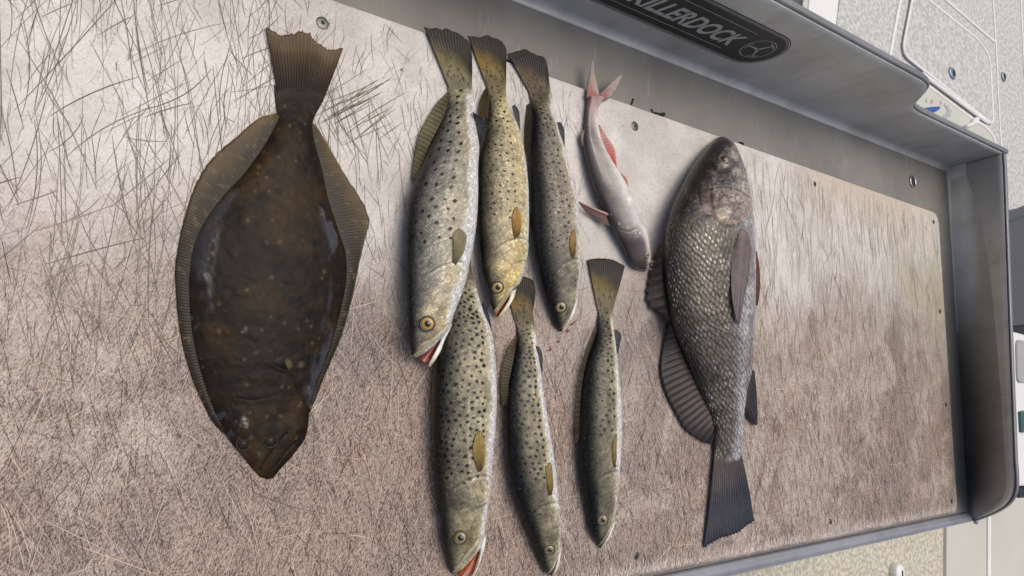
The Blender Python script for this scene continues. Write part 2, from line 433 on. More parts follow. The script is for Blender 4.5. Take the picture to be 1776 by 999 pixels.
# back wall with a stepped top edge
HP = spline([(-.56, .1835), (.6, .1835), (1.15, .1835), (1.225, .1835), (1.250, .1825), (1.275, .177), (1.296, .164), (1.318, .145),
             (1.338, .127), (1.358, .1165), (1.385, .112), (1.42, .1112), (1.6, .1112), (1.80, .1112), (XW+.003, .1112)], 400)
def wall_profile(x, h):
    yw = ywall(x); r = .012; p = []
    for a in np.linspace(0, math.pi/2, 7): p.append((x, yw-r+r*math.sin(a), ZF+.0008+r-r*math.cos(a)))
    for t in np.linspace(.1, 1, 10): p.append((x, yw, ZF+r+(h-ZF-r)*t))
    p.append((x, yw+.003, h)); p.append((x, yw+.003, ZF-.03)); return p
v = np.array([wall_profile(x, h) for x, h in HP]); nn, mm = v.shape[:2]
f = grid_faces(nn, mm, True)
a, b, c = v.reshape(-1, 3)[f[8, [0, 1, 2]]]
if np.cross(b-a, c-a)[1] > 0: f = f[:, ::-1]
mesh('back_wall', v.reshape(-1, 3), f.tolist()+[tuple(range(mm)), tuple(range((nn-1)*mm, nn*mm))], M['metal'], table, smooth=True)
# folded rim along the back wall: a flat hem that leans outwards, rounded
def hem(name, path, out, mat, w=.0115, t=.0042):
    """path on the wall's top edge; out = unit outward direction per point."""
    path = np.asarray(path); n = len(path); tan = np.gradient(path, axis=0); tan /= np.linalg.norm(tan, axis=1)[:, None]
    out = np.broadcast_to(np.asarray(out, float), path.shape)
    nrm = np.cross(out, tan); nrm /= np.linalg.norm(nrm, axis=1)[:, None]
    if nrm[n//3, 2] < 0: nrm = -nrm
    pr_ = []
    for k in range(16):
        a = 2*math.pi*k/16; ca, sa = math.cos(a), math.sin(a)
        pr_.append((w*.5+math.copysign(abs(ca)**.5, ca)*w*.5, math.copysign(abs(sa)**.6, sa)*t))
    v = np.array([[path[i]+out[i]*u+nrm[i]*q for u, q in pr_] for i in range(n)])
    f = grid_faces(n, 16, True).tolist()+[tuple(range(16)), tuple(range((n-1)*16, n*16))]
    o = mesh(name, v.reshape(-1, 3), f, mat, table)
    bm = bmesh.new(); bm.from_mesh(o.data); bmesh.ops.recalc_face_normals(bm, faces=bm.faces); bm.to_mesh(o.data); bm.free()
    return o
hem('wall_rim', [(x, ywall(x)+.0035, h+.0005) for x, h in HP], (0, 1, 0), M['rim'])
# end wall: leans out slightly, its front top corner is rounded down to the lip
def endwall_top(y):       # x of the wall's top edge at the height of the rim
    q = P([1739, 1748.5, 1757.5], [290, 560, 800], .1112)
    return np.interp(y, q[::-1, 1], q[::-1, 0])
EP = spline([(.5535, .1112), (.3, .1112), (0, .1112), (-.12, .1112), (-.175, .1105), (-.205, .104), (-.225, .091), (-.243, .070), (-.258, .046), (-.272, .020), (-.284, -.004)], 160)
def lean(y, z): return XW + (endwall_top(y)-XW)*np.clip((z-ZF)/(.1112-ZF), 0, 1)
def end_profile(y, h):
    r = min(.010, (h-ZF)*.5); p = []
    for a in np.linspace(0, math.pi/2, 6): p.append((XW-r+r*math.sin(a), y, ZF+.0012+r-r*math.cos(a)))
    for t in np.linspace(.12, 1, 9):
        z = ZF+r+(h-ZF-r)*t; p.append((lean(y, z), y, z))
    p.append((lean(y, h)+.003, y, h)); p.append((XW+.003, y, ZF-.03)); return p
v = np.array([end_profile(y, h) for y, h in EP]); nn, mm = v.shape[:2]; f = grid_faces(nn, mm, True)
a, b, c = v.reshape(-1, 3)[f[8, [0, 1, 2]]]
if np.cross(b-a, c-a)[0] > 0: f = f[:, ::-1]
mesh('end_wall', v.reshape(-1, 3), f.tolist()+[tuple(range(mm)), tuple(range((nn-1)*mm, nn*mm))], M['metal'], table)
hem('end_rim', [(lean(y, h)+.0035, y, h+.0003) for y, h in EP], (1, 0, 0), M['rim'], .0125, .0042)
# dark seam between end wall and its rim
tube('rim_seam', [(lean(y, h)+.0018, y, h+.0012) for y, h in EP[:-3]], .0017, M['hole'], table, 6)
# weld blob at the front corner
for k in range(3):
    disc('weld_bead', (XW+.001-k*.004, -.284-.002*k, ZF+.008+.002*k), .0055, M['rim'], table, dome=.004, thick=.004)
# drain with a polished ring
dc = P(1582, 315, ZF)
dr = tube('drain', [(dc[0]+.0125*math.cos(a), dc[1]+.0125*math.sin(a), ZF+.0012) for a in np.linspace(0, 2*math.pi, 32, endpoint=False)], .0022, M['ring'], table, 8, closed=True)
disc('drain_hole', dc+np.array([0, 0, .0006]), .0115, M['hole'], dr)
# board screws with hexagon recess
for (sx_, sy_) in [(.335*S, .5542*S), (1.0257*S, .5541*S), (1.717*S, .5589*S), (2.4226*S, .5639*S), (2.4268*S, .266*S),
                   (2.425*S, -.0347*S), (2.4216*S, -.3346*S), (1.7264*S, -.3305*S), (1.0258*S, -.3296*S)]:
    big = sx_ < .8 and sy_ > 0
    s_ = disc('screw', (sx_, sy_, .0003), .0072 if big else .0052, M['screw'], board, dome=.0009)
    disc('hex_recess', (sx_, sy_, .0013), .0022, M['hole'], s_, dome=.0002, thick=.0006)
# end wall screws
for (yy_, zz_) in ((.0694, .0411), (-.1047, .0357)):
    nn_ = np.array([-1, 0, .12])
    s_ = disc('screw', (lean(yy_, zz_)-.0006, yy_, zz_), .0055, M['screw'], table, dome=.0012, normal=nn_)
    disc('hex_recess', (lean(yy_, zz_)-.0019, yy_, zz_), .002, M['hole'], s_, dome=.0003, normal=nn_, thick=.0006)

# vinyl badge on the back wall
YD = lambda x: ywall(x)
def on_wall(pts, off): return np.array([(x, ywall(x)-off, z) for x, z in pts])
def wall_plate(name, outline, off, thick, mat, parent):
    o3 = on_wall(outline, off); back = on_wall(outline, off-thick); n = len(o3)
    f = [tuple(range(n)), tuple(range(n, 2*n))[::-1]]+[(i, n+i, n+(i+1) % n, (i+1) % n) for i in range(n)]
    o = mesh(name, np.vstack([o3, back]), f, mat, parent, smooth=False)
    bm = bmesh.new(); bm.from_mesh(o.data); bmesh.ops.recalc_face_normals(bm, faces=bm.faces); bm.to_mesh(o.data); bm.free(); return o
def stadium(x0, x1, z0, z1, k=20):
    r = (z1-z0)/2; zc = (z0+z1)/2; a = np.linspace(-math.pi/2, math.pi/2, k)
    return [(x1-r+r*math.cos(t), zc+r*math.sin(t)) for t in a]+[(x0+r-r*math.cos(t), zc-r*math.sin(t)) for t in a]
def wall_line(name, pts, w, off, mat, parent, closed=False):
    pts = np.asarray(pts, float)
    d = (np.roll(pts, -1, 0)-np.roll(pts, 1, 0)) if closed else np.gradient(pts, axis=0)
    d /= np.linalg.norm(d, axis=1)[:, None]; nr = np.stack([-d[:, 1], d[:, 0]], -1)*w/2
    A = on_wall(pts+nr, off); B = on_wall(pts-nr, off); n = len(pts)
    f = [(i, (i+1) % n, n+(i+1) % n, n+i) for i in range(n if closed else n-1)]
    return mesh(name, np.vstack([A, B]), f, mat, parent, smooth=False)
DZ0, DZ1 = .0378, .1372
badge = wall_plate('badge', stadium(.34, .952, DZ0, DZ1), .0006, .0005, M['black'], table)
wall_line('badge_border', stadium(.3425, .9495, DZ0+.0025, DZ1-.0025), .0014, .0009, M['print'], badge, True)
wall_line('badge_border', stadium(.3455, .9465, DZ0+.0055, DZ1-.0055), .0008, .0009, M['print'], badge, True)
wall_line('badge_rule', [(.40, .0562), (.8523, .0562)], .0010, .0009, M['print'], badge)
wall_line('badge_rule', [(.42, .1165), (.8604, .1165)], .0010, .0009, M['print'], badge)
def lettering(text, x1, z0, height, width, parent):
    cu = bpy.data.curves.new('lettering', 'FONT'); cu.body = text; cu.shear = .32; cu.size = 1; cu.offset = .03; cu.space_character = 1.02
    to = bpy.data.objects.new('lettering', cu); COL.objects.link(to)
    me = bpy.data.meshes.new_from_object(to.evaluated_get(bpy.context.evaluated_depsgraph_get()))
    bpy.data.objects.remove(to)
    co = np.array([q.co[:] for q in me.vertices]); mn, mx = co.min(0), co.max(0)
    x = (co[:, 0]-mx[0])/(mx[0]-mn[0])*width+x1; z = (co[:, 1]-mn[1])/(mx[1]-mn[1])*height+z0
    fs = [tuple(p.vertices) for p in me.polygons]
    return mesh('lettering', on_wall(np.stack([x, z], -1), .0009), fs, M['print'], parent, smooth=False)
lettering('KILLERDOCK', .8600, .0668, .0350, .228, badge)
EC = (.9035, .0880); ER = .0275
em = wall_line('emblem', [(EC[0]+ER*math.cos(a), EC[1]+ER*math.sin(a)) for a in np.linspace(0, 2*math.pi, 48, endpoint=False)], .0013, .0009, M['print'], badge, True)
for k in range(3):
    a0 = math.radians(62+120*k)
    q = [(EC[0]+r*math.cos(a0+w), EC[1]+r*math.sin(a0+w)) for r, w in ((.003, -.9), (.012, -.09), (.022, -.05), (.022, .05), (.012, .09), (.003, .9))]
    wall_plate('emblem_arm', q, .0010, .0002, M['print'], em)
    wall_line('emblem_arc', [(EC[0]+.0228*math.cos(a0+w), EC[1]+.0228*math.sin(a0+w)) for w in np.linspace(-.42, .42, 9)], .0016, .0011, M['print'], em)

# ---------------------------------------------------------------- knife marks on the board (true slivers, joined: beyond counting)
def strips(name, ctr, wid, cols, kind='stuff'):
    """ctr (k,s,2) polylines on the board, wid (k,), cols (k,3)."""
    k, s = ctr.shape[:2]
    d = np.gradient(ctr, axis=1); d /= np.linalg.norm(d, axis=2)[..., None]+1e-9
    nr = np.stack([-d[..., 1], d[..., 0]], -1)
    tp = np.sin(np.linspace(.12, math.pi-.12, s))**.5
    half = wid[:, None, None]*.5*tp[None, :, None]
    zz = .00035+rng.random((k, 1))*.00035
    z = np.repeat(zz, s, 1)[..., None]
    A = np.concatenate([ctr+nr*half, z], -1); B = np.concatenate([ctr-nr*half, z], -1)
    v = np.stack([A, B], 2).reshape(-1, 3)
    base = (np.arange(k)*s*2)[:, None]+np.arange(s-1)[None, :]*2
    f = np.stack([base, base+1, base+3, base+2], -1).reshape(-1, 4)
    c = np.repeat(cols[:, None, :], s*2, 1).reshape(-1, 3)
    ok = (v[:, 0] > XB0+.002) & (v[:, 0] < XB1-.003) & (v[:, 1] > YB0+.002) & (v[:, 1] < YB1-.003)
    f = f[ok[f].all(1)]
    o = mesh(name, v, f, M['strip'], board, cols=c, smooth=False)
    return tag(o, kind=kind)
def poly(cx, cy, L, ang, bend, s=5):
    """strokes: centre, length, angle (from +Y), curvature."""
    t = np.linspace(-.5, .5, s)[None, :]
    x = bend[:, None]*(t*t-.08)*L[:, None]; y = t*L[:, None]
    ca, sa = np.cos(ang)[:, None], np.sin(ang)[:, None]
    return np.stack([cx[:, None]+x*ca-y*sa, cy[:, None]+x*sa+y*ca], -1)
def field(n, x0, x1, y0, y1): return rng.uniform(x0, x1, n), rng.uniform(y0, y1, n)
def jitcol(c, n, a=.25): return lin(c)[None, :]*(1+a*rng.standard_normal((n, 1))).clip(.4, 1.8)
# long dark cuts, left end of the board
n = 260; x, y = field(n, -.10, .20, .02, .40)
strips('knife_cut', poly(x, y, rng.uniform(.03, .17, n), rng.normal(.10, .26, n), rng.normal(0, .12, n), 9), rng.uniform(.00025, .00075, n), jitcol((126, 118, 111), n))
n = 60; x, y = field(n, -.10, .28, .05, .40)
strips('knife_cut', poly(x, y, rng.uniform(.03, .10, n), rng.normal(-.8, .2, n), rng.normal(0, .1, n), 7), rng.uniform(.0004, .0010, n), jitcol((124, 117, 106), n))
# crossed cuts beside the flounder's tail
n = 24; x, y = rng.normal(.285, .018, n), rng.normal(.30, .018, n)
strips('knife_cut', poly(x, y, rng.uniform(.04, .09, n), rng.normal(-.85, .07, n), rng.normal(0, .05, n), 7), rng.uniform(.0004, .0009, n), jitcol((104, 98, 78), n))
n = 26; x, y = rng.normal(.29, .03, n), rng.normal(.29, .03, n)
strips('knife_cut', poly(x, y, rng.uniform(.03, .08, n), rng.normal(.35, .25, n), rng.normal(0, .05, n), 7), rng.uniform(.0003, .0008, n), jitcol((110, 100, 88), n))
# fine pale grey hair cuts over the whole pale part
n = 1500; x, y = field(n, -.12, .62, .02, .41)
strips('knife_cut', poly(x, y, rng.uniform(.008, .05, n), rng.normal(.05, .45, n), rng.normal(0, .2, n)), rng.uniform(.0002, .0006, n), jitcol((132, 126, 120), n))
n = 1500; x, y = field(n, .9, 1.71, .02, .40)
strips('knife_cut', poly(x, y, rng.uniform(.012, .07, n)*(1+.6*(x-.9)), rng.normal(.02, .20, n), rng.normal(0, .2, n)), rng.uniform(.0003, .0007, n), jitcol((160, 150, 130), n))
n = 90; x, y = field(n, .95, 1.68, .10, .38)
strips('knife_cut', poly(x, y, rng.uniform(.02, .09, n), rng.normal(.0, .35, n), rng.normal(0, .1, n), 7), rng.uniform(.0004, .0010, n), jitcol((92, 86, 72), n))
# worn zone: dense crossing fibres, dark and pale
n = 30000; x, y = field(n, -.12, 1.70, -.256, .17)
keep = rng.random(n) < sstep(.12, -.03, y+.06*rng.standard_normal(n))*(1-.6*sstep(1.3, 1.65, x))
x, y = x[keep], y[keep]; n = len(x)
pale_ = rng.random(n) < .5
cc = np.where(pale_[:, None], jitcol((206, 186, 172), n, .2), jitcol((70, 56, 51), n, .3))
pk = rng.random(n); ang = np.where(pk < .35, rng.normal(.42, .16, n), np.where(pk < .6, rng.normal(-.36, .16, n), np.where(pk < .85, rng.normal(.03, .14, n), rng.normal(0, 1.0, n))))
strips('frayed_fibre', poly(x, y, (.003+.022*rng.random(n)**2.2)*(1+.5*np.clip(x, 0, 2)), ang, rng.normal(0, .12, n), 3), rng.uniform(.00016, .00040, n)*(1+.45*np.clip(x, 0, 2)), cc)
# long straight crossing scratches over the worn zone
n = 2600; x, y = field(n, -.12, 1.65, -.256, .15)
keep = rng.random(n) < sstep(.17, -.02, y+.06*rng.standard_normal(n))*(1-.5*sstep(1.3, 1.65, x)); x, y = x[keep], y[keep]; n = len(x)
pk = rng.random(n); ang = np.where(pk < .4, rng.normal(.40, .14, n), np.where(pk < .75, rng.normal(-.34, .14, n), rng.normal(0, .7, n)))
pl = rng.random(n) < .62
strips('knife_cut', poly(x, y, rng.uniform(.015, .075, n), ang, rng.normal(0, .06, n), 6), rng.uniform(.00022, .00050, n)*(1+.35*np.clip(x, 0, 2)), np.where(pl[:, None], jitcol((216, 200, 188), n, .12), jitcol((84, 70, 64), n, .2)))
# long pale scores
n = 210; x, y = field(n, -.10, 1.3, -.25, .06)
strips('pale_score', poly(x, y, rng.uniform(.02, .11, n), rng.normal(0, .9, n), rng.normal(0, .18, n), 9), rng.uniform(.0003, .0007, n), jitcol((212, 190, 168), n, .15))
# white whiskers along the frayed front edge
n = 2600; x = rng.uniform(.3, 1.71, n); y = YB0+.002+np.abs(rng.normal(0, .008, n))
strips('frayed_fibre', poly(x, y, rng.uniform(.005, .016, n), rng.normal(0, .25, n), rng.normal(0, .4, n), 4), rng.uniform(.0004, .0010, n), jitcol((216, 206, 198), n, .1))
# blood traces
def smear(name, pts, r):
    q = P(np.array([p[0] for p in pts], float), np.array([p[1] for p in pts], float), .0008)
    o = tube(name, spline(q, 14), r, M['blood'], board, 6, .12); return tag(o, kind='stuff')
for bx, by, L_, n_ in ((955, 603, 10, 9), (968, 591, 7, 5), (985, 573, 6, 6), (994, 559, 9, 6), (699, 121, 4, 3)):
    for _ in range(n_):
        c0 = np.array([bx, by])+np.array([.62, -.62])*rng.normal(0, L_*.45)+rng.normal(0, 1.6, 2); l_ = rng.uniform(.8, 3.2)
        w0 = rng.uniform(.0003, .0010)
        smear('blood_smear', [tuple(c0-np.array([.7, -.6])*l_), tuple(c0), tuple(c0+np.array([.6, -.75])*l_)], w0*np.sin(np.linspace(.25, 2.9, 14)))

# ---------------------------------------------------------------- fish building
def loft(st, ratio=.6, n=260, m=128, zoff=0.0, pw=1.0, lowf=.8, zpow=1.0):
    """st: (Lx,Ly,Rx,Ry) stations, nose first. Returns a dict with the ring grid in world space."""
    st = np.asarray(st, float)
    s8 = spline(st, n)
    L, R = P(s8[:, 0], s8[:, 1], 0), P(s8[:, 2], s8[:, 3], 0)
    mid = (L+R)/2; d = R-L; half = np.linalg.norm(d, axis=1)/2; e = d/(2*half[:, None]+1e-9)
    t = np.linspace(0, 1, n)
    r = ratio(t) if callable(ratio) else np.full(n, ratio)
    zo = zoff(t) if callable(zoff) else np.full(n, zoff)
    k = np.einsum('ij,ij->i', mid, e)/S
    a = half/np.sqrt(1+k*k*r*r)
    for _ in range(3):
        b = a*r; zc = zo+b*lowf+.0006; sc = (S-zc)/S
        a = half*sc/np.sqrt(1+k*k*r*r)
    c = mid*sc[:, None]; c[:, 2] = zc
    # angles: two thirds of the vertices on the upper side
    th = np.r_[np.linspace(0, math.pi, int(m*.75)), np.linspace(math.pi, 2*math.pi, m-int(m*.75)+2)[1:-1]]
    cs, sn = np.cos(th), np.sin(th)
    u = -np.sign(cs)*np.abs(cs)**pw
    z = np.sign(sn)*np.abs(sn)**pw
    z = np.where(z < 0, z*lowf, np.abs(z)**zpow)
    V = c[:, None]+e[:, None]*(u[None, :, None]*a[:, None, None])
    V[..., 2] += z[None]*b[:, None]
    dist = np.r_[0, np.cumsum(np.linalg.norm(np.diff(c, axis=0), axis=1))]
    s = np.where(th <= math.pi, th/math.pi*2-1, np.nan)
    s_full = np.where(np.isnan(s), np.sign(-np.cos(th+1e-6)), s)
    arc = (th-math.pi/2)[None, :]*(a*.5+b*.5)[:, None]
    return dict(V=V, t=np.repeat(t[:, None], len(th), 1), s=np.repeat(s_full[None], n, 0), u=np.repeat(dist[:, None], len(th), 1),
                v=arc, th=np.repeat(th[None], n, 0), a=a, b=b, c=c, e=e, L=dist[-1], n=n, m=len(th), zc=zc)
def normals(V):
    du = np.gradient(V, axis=0); dv = np.roll(V, -1, 1)-np.roll(V, 1, 1)
    nr = np.cross(du, dv); l = np.linalg.norm(nr, axis=2)[..., None]; nr = nr/(l+1e-12)
    j = V.shape[1]*3//8
    if nr[V.shape[0]//2, j, 2] < 0: nr = -nr
    return nr
def build_body(B, cols, mat, parent, name='body', gam=.42, wet=None):
    n, m = B['n'], B['m']; V = B['V'].reshape(-1, 3)
    cols = np.clip(cols, 0, 1); lum = cols.mean(-1, keepdims=True); cols = np.clip(cols*np.clip(lum/.25, .02, 3)**gam, 0, .86)
    f = grid_faces(n, m, True); a, b, c = V[f[:, 0]], V[f[:, 1]], V[f[:, 2]]
    mm_ = (f[:, 0] % m) == m*3//8
    if np.cross(b-a, c-a)[mm_, 2].sum() < 0: f = f[:, ::-1]
    f = f.tolist()+[tuple(range(m)), tuple(range((n-1)*m, n*m))]
    return mesh(name, V, f, mat, parent, cols=cols.reshape(-1, 3), wet=None if wet is None else wet.ravel(), uv=np.stack([B['u'], B['v']], -1).reshape(-1, 2))
def surf(B, px, py):
    V = B['V'][:, :B['m']*3//4]; q = proj(V); d = np.hypot(q[..., 0]-px, q[..., 1]-py)
    i, j = np.unravel_index(np.argmin(d), d.shape)
    nr = normals(B['V'])[i, j]
    return V[i, j], nr
def zsurf(B, pts):
    return np.array([surf(B, *p)[0][2] for p in pts])
def fin(name, base, outer, zb, zt, nrays, colfn, mat=None, parent=None, ripple=.0006, ragged=0.0, thick=.0009, scallop=0.0, sub=5, rows=14, sag=0.0, seed=1):
    """a finned membrane between two pixel polylines; rays run from base to outer."""
    base = np.asarray(base, float); outer = np.asarray(outer, float)
    n = nrays*sub+1
    zb_ = np.interp(np.linspace(0, 1, n), np.linspace(0, 1, np.size(zb)), np.atleast_1d(zb)); zt_ = np.interp(np.linspace(0, 1, n), np.linspace(0, 1, np.size(zt)), np.atleast_1d(zt))
    bp = spline(base, n) if len(base) > 2 else resample(base, n); op = spline(outer, n) if len(outer) > 2 else resample(outer, n)
    ph = np.arange(n)/sub; fr = np.abs(((ph+.5) % 1)-.5)*2          # 0 on a ray, 1 between
    rs = np.random.default_rng(seed)
    ln = 1-ragged*np.interp(ph, np.arange(nrays+1), rs.random(nrays+1))-ragged*.5*rs.random(n)-scallop*fr**2
    k = np.linspace(0, 1, rows)
    Pb, Pt = P(bp[:, 0], bp[:, 1], zb_), P(op[:, 0], op[:, 1], zt_)
    T = k[None, :]*ln[:, None]
    V = Pb[:, None]+(Pt-Pb)[:, None]*T[..., None]
    V[..., 2] += sag*np.sin(T*math.pi)+ripple*(1-fr)[:, None]*np.sin(k*math.pi*.9+.25)[None]*1.0
    I = np.repeat(np.linspace(0, 1, n)[:, None], rows, 1); J = np.repeat(k[None], n, 0); FR = np.repeat(fr[:, None], rows, 1)
    C = colfn(I, J, FR, V)
    lo = V.copy(); lo[..., 2] -= thick
    N = n*rows; f = grid_faces(n, rows); f = orient(V.reshape(-1, 3), f)
    f2 = f[:, ::-1]+N
    e = []
    idx = np.arange(N).reshape(n, rows)
    loop = np.r_[idx[:, 0], idx[-1, 1:], idx[::-1, -1][1:], idx[0, ::-1][1:-1]]
    for p_, q_ in zip(loop, np.roll(loop, -1)): e.append((p_, q_, q_+N, p_+N))
    return mesh(name, np.vstack([V.reshape(-1, 3), lo.reshape(-1, 3)]), f.tolist()+f2.tolist()+e, mat or M['fin'], parent, cols=np.vstack([C.reshape(-1, 3)]*2))
def tailfin(B, name, base, outer, zb, zt, nrays, colfn, *a, **k):
    base = np.asarray(base, float); d = np.asarray(outer, float).mean(0)-base.mean(0); f_ = .20
    b2 = (base-base.mean(0))*.84+base.mean(0)-f_*d
    g = f_/(1+f_)*.9
    ci = proj(B['c']); i = int(np.argmin(np.hypot(*(ci-b2.mean(0)).T))); zb = B['c'][i, 2]+B['b'][i]*.15
    return fin(name, b2, outer, zb, zt, nrays, lambda I, J, FR, V: colfn(I, np.clip((J-g)/(1-g), 0, 1), 1-(1-FR)*sstep(g*.8, g+.25, J), V), *a, **k)
def raycol(root, tip, raydark=.55, k=.8, raylight=False, noise=.25, seed=0):
    a, b = lin(root), lin(tip)
    def fn(I, J, FR, V):
        c = mix(a[None, None], b[None, None], J**k)
        g = (1-(1-raydark)*(FR**.75)) if not raylight else (raydark+(1-raydark)*FR**.7)
        nz = 1-noise+2*noise*fbm(V[..., 0]*160, V[..., 1]*160, seed)
        return c*(g*nz)[..., None]
    return fn
def eye(parent, B, px, py, r_px, iris=(190, 160, 95), sq=(1, 1), pup=.44, edge=(70, 62, 48)):
    p, nr = surf(B, px, py)
    d = np.linalg.norm(p-CAM)
    r = r_px*d/F*1.02
    nr = nr/np.linalg.norm(nr); nv = (CAM-p)/np.linalg.norm(CAM-p); nn_ = nr*.6+nv*.4; nn_ /= np.linalg.norm(nn_)
    def c(q):
        a = mix(lin(iris)[None], lin(edge)[None], sstep(.80, .97, q)); return mix(a, lin(np.array(iris)*.62)[None], sstep(.62, .45, q))
    e_ = disc('eye', p+nn_*r*.10, r, M['eye'], parent, dome=r*.42, normal=nn_, squash=sq, thick=r*.5, cols=c)
    disc('pupil', p+nn_*(r*.10+r*.42*.86), r*pup, M['pupil'], e_, dome=r*.16, normal=nn_, squash=sq, thick=r*.12)
    # fleshy socket rim
    a = np.array([1, 0, 0]); ax = np.cross(np.cross(nn_, a), nn_); ax /= np.linalg.norm(ax); ay = np.cross(nn_, ax)
    tube('eyelid', [p+nn_*r*.12+r*1.05*(math.cos(t)*ax*sq[0]+math.sin(t)*ay*sq[1]) for t in np.linspace(0, 2*math.pi, 28, endpoint=False)], r*.17, M['lid'], parent, 8, closed=True, up=nn_)
    return e_
M['lid'] = plain('eyelid_skin', srgb(78, 70, 54), .3, 0, .35, 300, coat=.4)
def groove(B, line_px, w_px, depth, C=None, dark=.0, side=None):
    """press a fold into the body along a traced line."""
    q = proj(B['V']); d = dpoly(q, spline(line_px, 40)); g = np.exp(-(d/w_px)**2)
    top = (B['th'] > .02) & (B['th'] < math.pi-.02)
    g = g*top
    B['V'] = B['V']-normals(B['V'])*(g*depth)[..., None]
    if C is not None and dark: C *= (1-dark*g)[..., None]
    return g
def lump(B, cx, cy, rx, ry, h, sharp=1.0):
    q = proj(B['V']); d = np.hypot((q[..., 0]-cx)/rx, (q[..., 1]-cy)/ry)
    g = sstep(1, 1-sharp, d)*((B['th'] > .02) & (B['th'] < math.pi-.02))
    B['V'] = B['V']+normals(B['V'])*(g*h)[..., None]; return g

